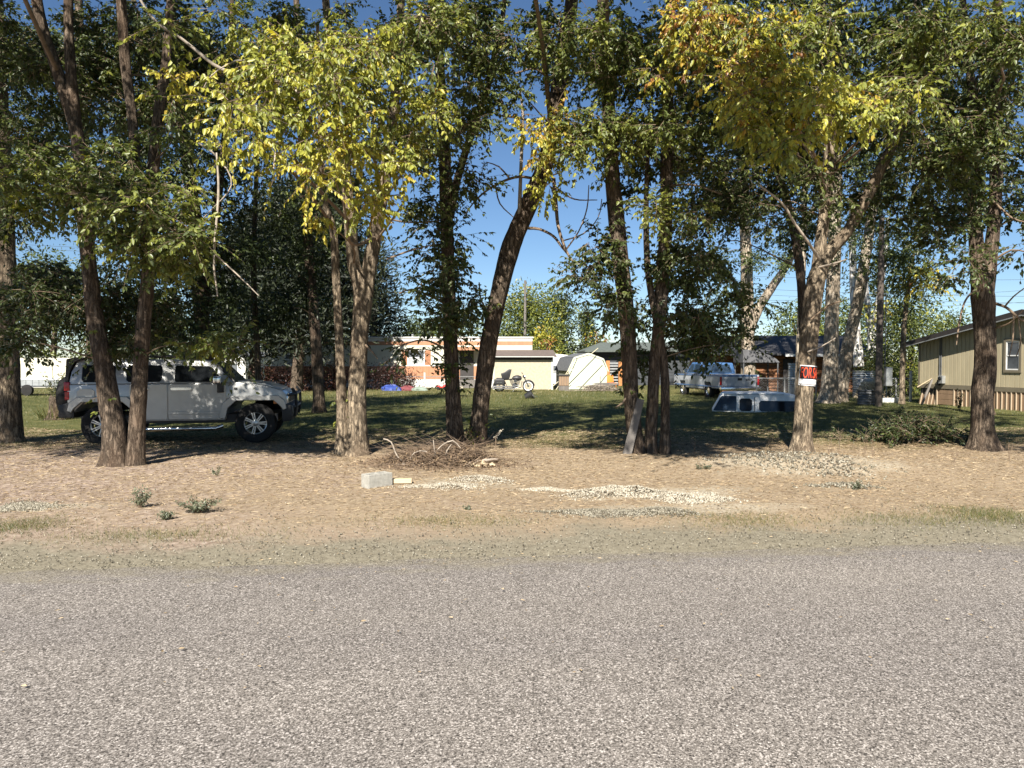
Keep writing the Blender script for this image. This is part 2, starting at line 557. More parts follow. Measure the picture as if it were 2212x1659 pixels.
def twig_tubes(p0, p1, p2, r0, r1):
    """three-sided twigs through three points each"""
    n = len(p0)
    out = []
    d = frames(p2 - p0)
    u = frames(np.cross(d, np.array([0.31, 0.2, 0.93]) + 0 * d))
    w = np.cross(d, u)
    for p, r in ((p0, r0), (p1, (r0 + r1) * 0.5), (p2, r1)):
        for k in range(3):
            a = 2 * math.pi * k / 3
            rr = r[:, None] if hasattr(r, '__len__') else r
            out.append(p + (u * math.cos(a) + w * math.sin(a)) * rr)
    v = np.stack(out, 1)
    f = []
    for s in range(2):
        for k in range(3):
            a = s * 3 + k; b = s * 3 + (k + 1) % 3
            f.append((a, b, b + 3, a + 3))
    q = (np.array(f)[None] + (np.arange(n) * 9)[:, None, None]).reshape(-1, 4)
    return v.reshape(-1, 3), q

class Crown:
    """gathers sprays of leaves and twigs of one tree"""
    def __init__(self):
        self.L = []      # base, axis, nrm, ln, wd, hue
        self.T = []      # p0, p1, p2, r0, r1
    def sprays(self, org, dirs, length, k, size, hue, sd, droop=0.35):
        n = len(org)
        if n == 0: return
        length = np.asarray(length)
        dirs = frames(dirs)
        mid = org + dirs * (length * 0.5)[:, None] - np.array([0, 0, 1]) * (length * droop * 0.12)[:, None]
        end = org + dirs * length[:, None] - np.array([0, 0, 1]) * (length * droop * 0.5)[:, None]
        self.T.append((org, mid, end, np.full(n, 0.0045), np.full(n, 0.0015)))
        t = rng.uniform(0.12, 1.0, (n, k))
        t.sort(axis=1)
        A = (org[:, None] * ((1 - t) ** 2)[..., None] + mid[:, None] * (2 * t * (1 - t))[..., None] + end[:, None] * (t ** 2)[..., None])
        side = frames(np.cross(dirs, np.array([0, 0, 1.0]) + 0.25 * rng.normal(size=(n, 3))))
        sgn = np.where(np.arange(k)[None, :] % 2 == 0, 1.0, -1.0)
        ax = dirs[:, None] * 0.55 + side[:, None] * sgn[..., None] * 0.75 + np.array([0, 0, -0.45 - 0.55 * (hue > 0.5)]) + 0.35 * rng.normal(size=(n, k, 3))
        nr = np.array([0, -0.35, 0.9]) + 0.55 * rng.normal(size=(n, k, 3))
        ln = size * rng.uniform(0.45, 1.35, (n, k))
        h = np.clip(hue + sd * rng.normal(size=(n, 1)) + sd * 0.7 * rng.normal(size=(n, k)), 0, 1)
        self.L.append((A.reshape(-1, 3), ax.reshape(-1, 3), nr.reshape(-1, 3), ln.ravel(), (ln * rng.uniform(0.5, 0.66, (n, k))).ravel(), h.ravel()))
    def leaves(self):
        return [np.concatenate([l[i] for l in self.L]) for i in range(6)]

LEAF_PROTO = {}
def leaf_proto(hq):
    """small shared leaf meshes, one for each tint"""
    if hq not in LEAF_PROTO:
        v = leaf_verts(np.zeros((1, 3)), np.array([[0, 1.0, 0]]), np.array([[0, 0, 1.0]]), np.array([1.0]), np.array([0.58]))
        o = np_mesh('leaf', v.reshape(-1, 3), LEAF_Q, None, M['leaf'], None, False, np.array([hq, hq]))
        me = o.data
        bpy.data.objects.remove(o)
        LEAF_PROTO[hq] = me
    return LEAF_PROTO[hq]

def finish_crown(cr, root, base, mat, single=0, name='crown', simple=False):
    B, A, N, ln, wd, h = cr.leaves()
    base = np.array(base)
    if single:
        # the leaves that show largest become objects of their own
        d = np.abs(B[:, 1]) + 0.0
        vx = B[:, 0] / d; vz = (B[:, 2] - CAM_H) / d
        vis = (np.abs(vx) < 0.68) & (vz < 0.5) & (h > 0.3)
        score = np.where(vis, ln / d, 0)
        pick = np.argsort(-score)[:single]
        keep = np.ones(len(B), bool); keep[pick] = False
        for i in pick:
            a = Vector(A[i]).normalized()
            s = a.cross(Vector(N[i])).normalized()
            u = s.cross(a)
            o = bpy.data.objects.new('leaf', leaf_proto(round(float(h[i]) * 8) / 8))
            link(o)
            o.parent = root
            k = float(ln[i])
            mt = Matrix((( -s.x, a.x, u.x, B[i][0] - base[0]), (-s.y, a.y, u.y, B[i][1] - base[1]), (-s.z, a.z, u.z, B[i][2] - base[2]), (0, 0, 0, 1)))
            o.matrix_local = mt @ Matrix.Scale(k, 4)
        B, A, N, ln, wd, h = [q[keep] for q in (B, A, N, ln, wd, h)]
    leaf_mesh(name, B - base, A, N, ln, wd, h, mat, root, simple=simple)
    if cr.T and not simple:
        T = [np.concatenate([t[i] for t in cr.T]) for i in range(5)]
        v, q = twig_tubes(T[0] - base, T[1] - base, T[2] - base, T[3], T[4])
        return v, q
    return None, None

# ------------------------------------------------------------------ trunks
def smooth_path(pts, rad, step=0.14):
    """Catmull-Rom through the given points"""
    P_ = [np.array(p) for p in pts]
    P_ = [2 * P_[0] - P_[1]] + P_ + [2 * P_[-1] - P_[-2]]
    r_ = [rad[0]] + list(rad) + [rad[-1]]
    o, q = [], []
    for i in range(1, len(P_) - 2):
        L = np.linalg.norm(P_[i + 1] - P_[i])
        n = max(2, int(L / step))
        for k in range(n):
            t = k / n
            a, b, c, d = P_[i - 1:i + 3]
            o.append(0.5 * (2 * b + (c - a) * t + (2 * a - 5 * b + 4 * c - d) * t * t + (3 * b - a - 3 * c + d) * t ** 3))
            q.append(r_[i] + (r_[i + 1] - r_[i]) * t)
    o.append(P_[-2]); q.append(r_[-2])
    return np.array(o), np.array(q)

def trunk_arrays(pts, rad, n=28, rough=0.07, flare=0.0, seed=0, step=0.1):
    C, r = smooth_path(pts, rad, step)
    m = len(C)
    T = np.gradient(C, axis=0)
    T = frames(T)
    u = np.array([1.0, 0, 0]); ups = []
    for i in range(m):
        u = u - T[i] * np.dot(u, T[i])
        u /= max(np.linalg.norm(u), 1e-6)
        ups.append(u.copy())
    U = np.array(ups)
    W = np.cross(T, U)
    ang = np.linspace(0, 2 * np.pi, n, endpoint=False)
    V = np.zeros((m, n, 3))
    h = np.concatenate([[0], np.cumsum(np.linalg.norm(np.diff(C, axis=0), axis=1))])
    for j, a in enumerate(ang):
        ca, sa = math.cos(a), math.sin(a)
        k = np.array([1 + rough * (1.3 * mnoise.noise(Vector((ca * 2.6 + seed, sa * 2.6, hh * 0.9))) + 1.1 * mnoise.noise(Vector((ca * 7 + seed, sa * 7, hh * 2.2))) + 0.5 * mnoise.noise(Vector((ca * 3 + seed, sa * 3, hh * 7.0)))) for hh in h])
        if flare:
            lob = 0.55 + 0.75 * max(0, math.sin(a * 4 + seed)) ** 1.5
            k = k + flare * lob * np.exp(-h / 0.16)
        V[:, j] = C + (U * ca + W * sa) * (r * k)[:, None]
    idx = np.arange(m * n).reshape(m, n)
    q = np.stack([idx[:-1], np.roll(idx[:-1], -1, 1), np.roll(idx[1:], -1, 1), idx[1:]], -1).reshape(-1, 4)
    return V.reshape(-1, 3), q, C, r

def path(tr, Y):
    pts, rad = [], []
    for t in tr:
        y = t[3] if len(t) > 3 else Y
        pts.append(P(t[0], t[1], y))
        rad.append(t[2] * 0.5 * px(y))
    return pts, rad

def join(parts):
    vs, qs, k = [], [], 0
    for v, q in parts:
        vs.append(v); qs.append(q + k); k += len(v)
    return np.concatenate(vs), np.concatenate(qs)

def clump_points(cl):
    """clump centres inside an ellipsoid given in picture units at a depth"""
    cx, cy, rx, ry, Y, n = cl[:6]
    out = []
    for _ in range(n):
        d = rng.normal(size=3)
        d /= np.linalg.norm(d)
        d *= rng.uniform(0, 1) ** 0.45
        y = Y + d[1] * 1.1
        out.append(np.array(P(cx + d[0] * rx, cy + d[2] * ry, y)))
    return out

def overhead(x, w, n, c0=11.5, y0=5.0, y1=14.5, ztop=13.5, c1=99):
    """clump centres of unseen crown added above the view, placed so its shade falls beyond the verge"""
    out = []
    while len(out) < n:
        p = np.array([x + w * rng.uniform(-1, 1), rng.uniform(y0, y1), rng.uniform(4.0, ztop)])
        if p[2] < CAM_H + 0.535 * p[1] + (0.55 if c1 < 50 else 1.2) or not (c0 < p[2] + 0.84 * p[1] < c1):
            continue
        out.append(p)
    return out

def make_tree(name, label, cat, group, Y, stems, clusters, mat='bark', extra=(), ivy=(), single=0, size=0.074, spr=21, lv=14,
              rad=0.36, flare=0.6, leafmat='leaf', limbs=(), top=None, n=28):
    """stems: outlines of the trunks; limbs: bare branches; clusters: (cx, cy, rx, ry, depth, clumps, hue[, spread[, size]])"""
    b0 = stems[0][0]
    base = P(b0[0], b0[1], Y)
    base.z = gz(base.x, base.y)
    root = thing(name, label, cat, base, 0, group)
    bs = np.array(base)
    cents = []
    for i, st in enumerate(stems):
        pts, rd = path(st, Y)
        low = pts[0].z < 0.6
        if low:
            pts[0].z = gz(pts[0].x, pts[0].y) - 0.06
        v, q, C, r = trunk_arrays(pts, rd, n, 0.075, flare if low else 0.0, i * 3.7 + len(label))
        np_mesh('trunk', v - bs, q, None, M[mat], root, True)
        cents.append((C, r))
    allC = np.concatenate([c[0] for c in cents]); allR = np.concatenate([c[1] for c in cents])
    cr, high = Crown(), Crown()
    bits = []
    work = [(cl, None) for cl in clusters] + ([((0, 0, 0, 0, 13, 0, 0.26, 0.08, 0.11 if 'c1' in t else 0.2), overhead(**t)) for t in top] if top and isinstance(top[0], dict) else [(t, None) for t in (top or [])])
    for cl, given in work:
        hue = cl[6]; sd = cl[7] if len(cl) > 7 else 0.07; sz = cl[8] if len(cl) > 8 else size
        sc = sz / (0.085 if not given or sz < 0.15 else 0.1)
        far = max(1.0, cl[4] / 13.0)
        cs = given if given else clump_points(cl)
        cs.sort(key=lambda c: float(np.min(np.linalg.norm(allC - c, axis=1))))
        AP, AR = allC, allR
        for c in cs:
            # a limb from the trunk, or from a limb already there, out to the clump
            d = np.linalg.norm(AP - c, axis=1) + np.maximum(0, AP[:, 2] - c[2] + 0.25) * 1.5
            d[:len(allC)] += 0.25
            k = int(np.argmin(d))
            a = AP[k]
            L = np.linalg.norm(c - a)
            if L > 0.3:
                mid = (a + c) / 2 + np.array([rng.normal() * 0.12, rng.normal() * 0.12, 0.10 + 0.08 * rng.normal()]) * L
                r0 = min(AR[k] * 0.45, 0.007 + 0.007 * L) if k < len(allC) else AR[k]
                v, q, C_, r_ = trunk_arrays([a, mid, c], [r0, r0 * 0.6, 0.005], 5, 0.05, 0, 0, max(0.12, L / 8))
                bits.append((v - bs, q))
                AP = np.concatenate([AP, C_[2:]]); AR = np.concatenate([AR, np.maximum(r_[2:] * 0.8, 0.004)])
            m = max(4, int((spr * (0.72 if hue > 0.5 else 1.0) if not given else (15 if sz > 0.15 else 22)) * rng.uniform(0.6, 1.4)))
            dirs = rand_dirs(m)
            dirs[:, 2] = dirs[:, 2] * 0.75 - 0.12
            rr = rad * sc * far ** 0.3 * rng.uniform(0.6, 1.5)
            org = c + dirs * (rr * rng.uniform(0.05, 0.6, m))[:, None]
            (high if given else cr).sprays(org, dirs + 0.5 * rng.normal(size=(m, 3)) * 0.6, rr * rng.uniform(0.7, 1.5, m), lv if not given else 12, sz, hue + 0.05 * rng.normal(), sd)
    for (i, s0, s1, n_, off, hue, sz) in ivy:
        C, r = cents[i]
        k = (rng.uniform(s0, s1, n_) * (len(C) - 1)).astype(int)
        a = rng.uniform(0, 2 * np.pi, n_)
        dirs = np.stack([np.cos(a), np.sin(a), rng.uniform(-0.5, 0.3, n_)], 1)
        org = C[k] + dirs * (r[k])[:, None]
        cr.sprays(org, dirs + 0.3 * rng.normal(size=(n_, 3)), off * rng.uniform(0.3, 1.2, n_), 7, sz, hue, 0.08, 0.6)
    for lb in limbs:
        pts, rd = path(lb[1], Y)
        v, q, C, r = trunk_arrays(pts, rd, 8, 0.06, 0, len(lb[1]), 0.1)
        o = np_mesh('branch', v - bs, q, None, M[lb[0]], root, True)
    if high.L: finish_crown(high, root, base, M[leafmat], 0, 'upper_shade_crown', True)  # foliage above the view, added in bands for the shade it casts
    tv, tq = finish_crown(cr, root, base, M[leafmat], single, simple=Y > 18) if cr.L else (None, None)
    if tv is not None: bits.append((tv, tq))
    if bits:
        v, q = join(bits)
        o = np_mesh('twigs', v, q, None, M['twig'], root, False)
        o['kind'] = 'stuff'
    return root, cents

# ------------------------------------------------------------------ the row of tall trees along the lot
def crown_top(cx, w, Y, n, hue=0.25, y0=-120, y1=-620):
    return [(cx, (y0 + y1) / 2, w, (y0 - y1) / 2, Y, n, hue, 0.08, 0.19)]

ROW = 'tall trees in the row along the front of the lot'
make_tree('tree', 'dark tree trunk at the left edge of the row, behind the twin trunk', 'tree', ROW, 15.2,
    [[(18, 960, 56), (15, 850, 52), (12, 700, 48), (8, 550, 46), (0, 350, 42), (-10, 100, 36), (-20, -400, 18)]],
    [(30, 140, 90, 140, 15.5, 16, 0.2), (20, 430, 70, 90, 14.3, 8, 0.24), (60, 620, 70, 70, 14.6, 8, 0.16), (-60, 300, 60, 300, 15, 10, 0.2)],
    mat='bark', top=[dict(x=-10.8, w=2.4, n=60, c0=11.4, c1=16), dict(x=-10.5, w=2.6, n=30, c0=16)], limbs=[('twig_pale', [(20, 735, 7, 15), (60, 705, 6, 14.6), (95, 672, 5, 14.2), (150, 655, 3, 14)])])

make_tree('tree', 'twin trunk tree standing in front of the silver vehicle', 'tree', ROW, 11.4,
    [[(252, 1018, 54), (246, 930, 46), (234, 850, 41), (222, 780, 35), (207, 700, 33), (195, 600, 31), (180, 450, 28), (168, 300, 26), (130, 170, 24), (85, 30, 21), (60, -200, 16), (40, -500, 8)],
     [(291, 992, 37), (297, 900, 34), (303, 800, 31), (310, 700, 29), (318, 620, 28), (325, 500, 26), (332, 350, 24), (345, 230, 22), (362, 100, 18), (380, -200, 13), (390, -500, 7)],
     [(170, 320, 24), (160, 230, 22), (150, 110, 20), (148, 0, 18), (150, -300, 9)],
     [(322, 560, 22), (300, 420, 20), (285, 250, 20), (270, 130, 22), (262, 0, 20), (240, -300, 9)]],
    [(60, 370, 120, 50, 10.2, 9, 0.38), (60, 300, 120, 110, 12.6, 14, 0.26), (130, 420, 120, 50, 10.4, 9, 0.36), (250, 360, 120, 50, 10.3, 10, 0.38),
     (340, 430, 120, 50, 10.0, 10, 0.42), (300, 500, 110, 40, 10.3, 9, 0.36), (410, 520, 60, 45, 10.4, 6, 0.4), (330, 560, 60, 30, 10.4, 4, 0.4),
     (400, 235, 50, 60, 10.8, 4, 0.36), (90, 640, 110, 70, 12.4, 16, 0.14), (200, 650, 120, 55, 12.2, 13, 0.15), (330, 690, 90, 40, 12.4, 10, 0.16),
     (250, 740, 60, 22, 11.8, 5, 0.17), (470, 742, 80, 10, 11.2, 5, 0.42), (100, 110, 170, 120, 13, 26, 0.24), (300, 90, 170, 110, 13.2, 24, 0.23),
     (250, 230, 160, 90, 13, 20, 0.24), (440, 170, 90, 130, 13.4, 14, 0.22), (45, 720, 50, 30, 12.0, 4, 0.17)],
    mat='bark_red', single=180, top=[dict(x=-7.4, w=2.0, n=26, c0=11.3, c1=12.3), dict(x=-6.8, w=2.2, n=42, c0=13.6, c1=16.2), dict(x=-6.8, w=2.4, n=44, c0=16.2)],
    ivy=[(0, 0.0, 0.35, 10, 0.2, 0.4, 0.07)],
    limbs=[('twig_pale', [(468, 330, 4, 10), (472, 420, 6, 10), (462, 560, 5, 10), (470, 640, 3, 10)]), ('twig_pale', [(460, 545, 3, 10), (520, 600, 3, 10), (560, 640, 2, 10)]),
            ('twig_pale', [(430, 310, 4, 10.2), (470, 340, 4, 10.2), (500, 400, 3, 10.2), (440, 470, 2, 10.2)])])

make_tree('tree', 'slim dark tree behind the hood of the silver vehicle', 'tree', 'dark trees deeper in the lot', 22,
    [[(452, 905, 40), (446, 800, 36), (438, 700, 33), (430, 600, 30), (425, 500, 28), (405, 350, 24), (385, 200, 20), (370, 0, 16), (360, -200, 9)],
     [(438, 690, 22), (455, 560, 20), (470, 430, 18), (490, 250, 14), (500, 50, 10), (505, -150, 6)]],
    [(420, 290, 150, 150, 21, 24, 0.14), (570, 400, 130, 130, 22.5, 20, 0.12), (470, 570, 120, 80, 22, 14, 0.08), (340, 600, 110, 70, 21, 14, 0.08), (420, 690, 110, 50, 21, 9, 0.08), (300, 720, 90, 40, 21, 6, 0.08), (560, 150, 150, 130, 22, 16, 0.14), (400, 60, 200, 90, 21, 18, 0.14)],
    mat='bark_red', size=0.12, n=16)
make_tree('tree', 'dark drooping tree with thin stems left of the forked pale trunk', 'tree', 'dark trees deeper in the lot', 24,
    [[(690, 890, 26), (684, 760, 24), (672, 600, 22), (660, 450, 20), (650, 250, 16), (640, 0, 12), (630, -200, 7)],
     [(560, 890, 14), (556, 760, 13), (548, 600, 12), (552, 430, 10), (560, 250, 7)]],
    [(640, 260, 120, 140, 23.5, 20, 0.13), (680, 440, 80, 120, 24, 13, 0.13), (600, 550, 130, 70, 24, 16, 0.08), (650, 650, 90, 60, 24, 9, 0.08), (540, 660, 80, 60, 24, 8, 0.08), (660, 70, 120, 90, 23, 14, 0.13)],
    mat='bark_red', size=0.12, n=14)

make_tree('tree', 'dark leafy tree deep behind the twin trunk', 'tree', 'dark trees deeper in the lot', 20,
    [[(205, 910, 30), (200, 700, 27), (190, 500, 24), (180, 250, 20), (170, 0, 15), (165, -200, 8)]],
    [(120, 260, 150, 150, 19, 20, 0.16), (250, 120, 160, 110, 19, 18, 0.16), (80, 90, 120, 90, 19, 12, 0.16), (230, 440, 120, 80, 19.5, 12, 0.15), (130, 600, 120, 50, 19.5, 9, 0.15), (330, 300, 100, 120, 19.5, 12, 0.15)],
    mat='bark_red', size=0.11, n=14)
make_tree('tree', 'dark leafy tree deep between the three trunk cluster and the sign tree', 'tree', 'dark trees deeper in the lot', 21,
    [[(1738, 905, 20), (1735, 700, 19), (1715, 500, 18), (1640, 250, 16), (1540, 0, 15), (1535, -200, 8)]],
    [(1500, 160, 120, 150, 20, 16, 0.18), (1640, 330, 130, 140, 20.5, 20, 0.15), (1560, 430, 100, 90, 20.5, 11, 0.16), (1700, 480, 80, 60, 21, 7, 0.16), (1620, 90, 150, 90, 20, 14, 0.18), (1500, 600, 80, 60, 20.5, 7, 0.18), (1500, 110, 150, 100, 22.5, 14, 0.2), (1660, 140, 170, 110, 22.5, 20, 0.18)],
    mat='bark_red', size=0.11, n=14)
make_tree('tree', 'dark leafy tree deep between the sign tree and the twin stemmed tree', 'tree', 'dark trees deeper in the lot', 23,
    [[(2132, 895, 24), (2130, 700, 22), (2110, 500, 20), (2050, 250, 17), (1980, 0, 13), (1975, -200, 7)]],
    [(1900, 140, 140, 120, 22, 18, 0.2), (2030, 150, 120, 120, 22, 14, 0.2), (1920, 330, 100, 100, 22, 13, 0.18), (2030, 340, 80, 90, 22.5, 8, 0.2), (2150, 120, 90, 110, 22, 10, 0.22), (1980, 470, 60, 50, 22.5, 4, 0.2)],
    mat='bark_red', size=0.11, n=14)

make_tree('tree', 'forked pale brown tree under bright yellow green leaves, two stems joined at its foot', 'tree', ROW, 12.9,
    [[(772, 1000, 52), (771, 940, 44), (771, 880, 41), (773, 800, 37), (777, 720, 35), (783, 650, 40), (776, 610, 32), (764, 570, 27), (756, 480, 25), (748, 380, 22), (733, 250, 20), (714, 100, 18), (700, -60, 14), (690, -400, 8)],
     [(741, 1000, 32), (740, 930, 27), (738, 860, 23), (735, 790, 19), (731, 700, 18), (726, 600, 17), (720, 500, 16), (702, 440, 14), (694, 350, 12), (690, 200, 9), (686, 50, 7)],
     [(790, 640, 32), (798, 580, 30), (812, 500, 29), (825, 420, 27), (838, 340, 25), (850, 240, 22), (862, 100, 18), (870, -100, 14), (880, -400, 7)]],
    [(420, 40, 80, 40, 9.5, 2, 0.5), (545, 85, 110, 70, 9.4, 6, 0.56), (640, 150, 150, 90, 9.2, 11, 0.59), (770, 120, 150, 110, 9.8, 11, 0.54),
     (755, 270, 110, 80, 9.3, 9, 0.62), (870, 200, 120, 120, 10.4, 10, 0.5), (600, 275, 110, 50, 9.1, 4, 0.62), (840, 345, 80, 50, 10, 5, 0.62),
     (800, 430, 60, 25, 10, 4, 0.66), (625, 365, 80, 25, 9.4, 2, 0.66), (490, 215, 60, 40, 9.2, 2, 0.64), (910, 60, 110, 90, 10.8, 9, 0.42),
     (490, 325, 20, 14, 9.2, 1, 0.7), (385, 165, 30, 20, 9.2, 1, 0.68), (760, 330, 80, 130, 13.2, 6, 0.3), (690, 60, 110, 70, 13, 8, 0.28), (720, 455, 40, 30, 10, 1, 0.66), (560, 190, 60, 40, 9.3, 2, 0.6), (700, 350, 50, 30, 9.3, 2, 0.64)],
    mat='bark', single=300, size=0.073, lv=14, top=[dict(x=-3.2, w=2.2, n=32, c0=16.2, y0=7.5)],
    limbs=[('twig_pale', [(740, 250, 12, 12.8), (640, 195, 11, 10.6), (560, 165, 9, 9.7), (480, 150, 8, 9.5), (425, 110, 7, 9.4), (385, 78, 6, 9.3), (340, 50, 6, 9.2), (300, -5, 5, 9.1), (250, -90, 4, 9.0)]),
           ('twig', [(745, 330, 9, 12.8), (690, 280, 8, 10.6), (650, 240, 7, 9.7), (615, 225, 5, 9.4)]),
           ('twig_pale', [(560, 165, 4, 9.7), (530, 130, 4, 9.5), (490, 140, 3, 9.3), (455, 165, 2, 9.2), (440, 190, 2, 9.2)]),
           ('twig_pale', [(640, 195, 5, 10), (625, 260, 5, 9.6), (600, 310, 4, 9.4), (590, 370, 3, 9.3)]),
           ('twig', [(848, 330, 6, 12.9), (880, 300, 4, 12.6), (930, 285, 3, 12.4)]), ('twig', [(835, 560, 4, 13), (890, 540, 4, 13), (940, 528, 2, 13)]),
           ('twig', [(826, 470, 4, 13), (880, 480, 4, 13.2), (945, 478, 3, 13.4), (960, 470, 3, 13.6)]), ('twig', [(790, 745, 5, 12.8), (806, 762, 4, 12.7), (816, 776, 2, 12.6)])],
    ivy=[(1, 0.08, 0.14, 5, 0.14, 0.5, 0.06)], flare=0.35)

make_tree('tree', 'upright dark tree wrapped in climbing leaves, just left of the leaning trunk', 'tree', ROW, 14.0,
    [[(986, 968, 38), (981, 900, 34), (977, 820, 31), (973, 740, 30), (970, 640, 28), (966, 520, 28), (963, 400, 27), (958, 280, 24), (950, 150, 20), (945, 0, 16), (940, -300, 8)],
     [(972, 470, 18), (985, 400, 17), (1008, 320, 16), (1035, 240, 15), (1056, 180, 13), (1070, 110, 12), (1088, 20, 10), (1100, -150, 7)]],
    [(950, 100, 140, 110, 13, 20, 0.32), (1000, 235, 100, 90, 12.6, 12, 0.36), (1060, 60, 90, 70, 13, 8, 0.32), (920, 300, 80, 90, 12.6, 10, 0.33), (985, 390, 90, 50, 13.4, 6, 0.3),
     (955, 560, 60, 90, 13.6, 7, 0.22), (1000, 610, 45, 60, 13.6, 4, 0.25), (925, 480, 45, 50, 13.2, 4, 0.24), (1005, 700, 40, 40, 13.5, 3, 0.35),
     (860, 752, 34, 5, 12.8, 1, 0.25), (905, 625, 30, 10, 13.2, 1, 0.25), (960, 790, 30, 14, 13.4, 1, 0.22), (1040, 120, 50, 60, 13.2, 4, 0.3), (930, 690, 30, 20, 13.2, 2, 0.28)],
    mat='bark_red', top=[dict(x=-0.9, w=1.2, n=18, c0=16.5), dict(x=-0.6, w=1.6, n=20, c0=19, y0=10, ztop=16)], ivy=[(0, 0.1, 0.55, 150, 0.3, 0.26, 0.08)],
    limbs=[('twig', [(970, 660, 6, 14), (930, 640, 5, 13.6), (890, 625, 4, 13.3), (862, 634, 3, 13.1)]), ('twig', [(972, 760, 5, 14), (920, 735, 4, 13.4), (870, 745, 3, 13), (840, 760, 2, 12.8)]),
           ('twig_pale', [(1085, 60, 5, 13.6), (1075, 100, 5, 13.6), (1060, 30, 4, 13.6), (1050, -20, 3, 13.6)]), ('twig', [(1005, 330, 5, 13.8), (980, 300, 4, 13.5), (955, 250, 3, 13.2)])])

bare = [('twig', [(1172, 390, 7, 14), (1120, 382, 6, 13.8), (1070, 400, 5, 13.6), (1030, 430, 4, 13.4), (1000, 470, 2, 13.3)]),
        ('twig', [(1100, 385, 4, 13.8), (1078, 360, 3, 13.7), (1050, 350, 2, 13.6)]), ('twig', [(1070, 400, 3, 13.6), (1080, 440, 3, 13.5), (1110, 470, 2, 13.4)]),
        ('twig', [(1060, 404, 3, 13.6), (1022, 385, 2, 13.5), (1005, 350, 2, 13.4)]),
        ('twig_pale', [(1122, 465, 9, 14.1), (1124, 400, 8, 14), (1127, 320, 7, 14), (1129, 240, 6, 14), (1120, 180, 4, 14)]),
        ('twig', [(1142, 493, 7, 14.1), (1165, 495, 6, 13.9), (1195, 510, 6, 13.6), (1215, 535, 5, 13.3), (1235, 560, 3, 13.2)]),
        ('twig', [(1196, 385, 8, 13.9), (1201, 440, 8, 13.6), (1206, 490, 7, 13.4), (1222, 540, 6, 13.2), (1238, 566, 4, 13.1)]),
        ('twig', [(1222, 540, 4, 13.2), (1250, 500, 3, 13.1), (1268, 450, 3, 13.1), (1272, 400, 2, 13.0)]), ('twig', [(1216, 520, 3, 13.3), (1260, 505, 3, 13.2), (1292, 470, 2, 13.1), (1300, 430, 2, 13.1)]),
        ('twig', [(1200, 405, 4, 13.8), (1240, 430, 3, 13.5), (1290, 432, 2, 13.3)]),
        ('twig_pale', [(1212, 260, 6, 14), (1170, 265, 5, 13.8), (1120, 255, 5, 13.6), (1080, 250, 3, 13.4)]), ('twig_pale', [(1085, 250, 3, 13.4), (1115, 215, 2, 13.4), (1130, 190, 2, 13.4)]),
        ('twig', [(1208, 200, 6, 14), (1160, 150, 5, 13.8), (1110, 160, 4, 13.6)]), ('twig', [(1068, 690, 5, 14.1), (1040, 650, 4, 13.9), (1035, 610, 3, 13.8)])]
make_tree('tree', 'leaning bare tree trunk tilting right across the blue sky', 'tree', ROW, 14.2,
    [[(1028, 966, 40), (1036, 900, 36), (1045, 820, 36), (1056, 740, 37), (1067, 680, 36), (1085, 600, 38), (1105, 530, 40), (1130, 470, 38), (1160, 400, 36), (1180, 345, 34), (1198, 250, 33), (1212, 150, 32), (1225, 60, 30), (1235, 0, 28), (1250, -200, 18), (1260, -600, 8)]],
    [(1180, 290, 50, 45, 12.2, 6, 0.76), (1140, 60, 90, 60, 13, 8, 0.38), (1300, 120, 60, 110, 13, 9, 0.4), (1285, 310, 80, 50, 12.6, 7, 0.47), (1210, 130, 60, 110, 15.2, 7, 0.36), (1190, 390, 30, 25, 12.6, 2, 0.6), (1120, 200, 40, 40, 13, 2, 0.3), (1165, 345, 30, 30, 12.4, 2, 0.7)],
    mat='bark_red', limbs=bare, top=[dict(x=0.6, w=1.0, n=16, c0=11.6, c1=13), dict(x=0.9, w=1.2, n=18, c0=16.8)], ivy=[(0, 0.18, 0.22, 14, 0.14, 0.5, 0.07), (0, 0.03, 0.06, 8, 0.14, 0.5, 0.06)], single=120)

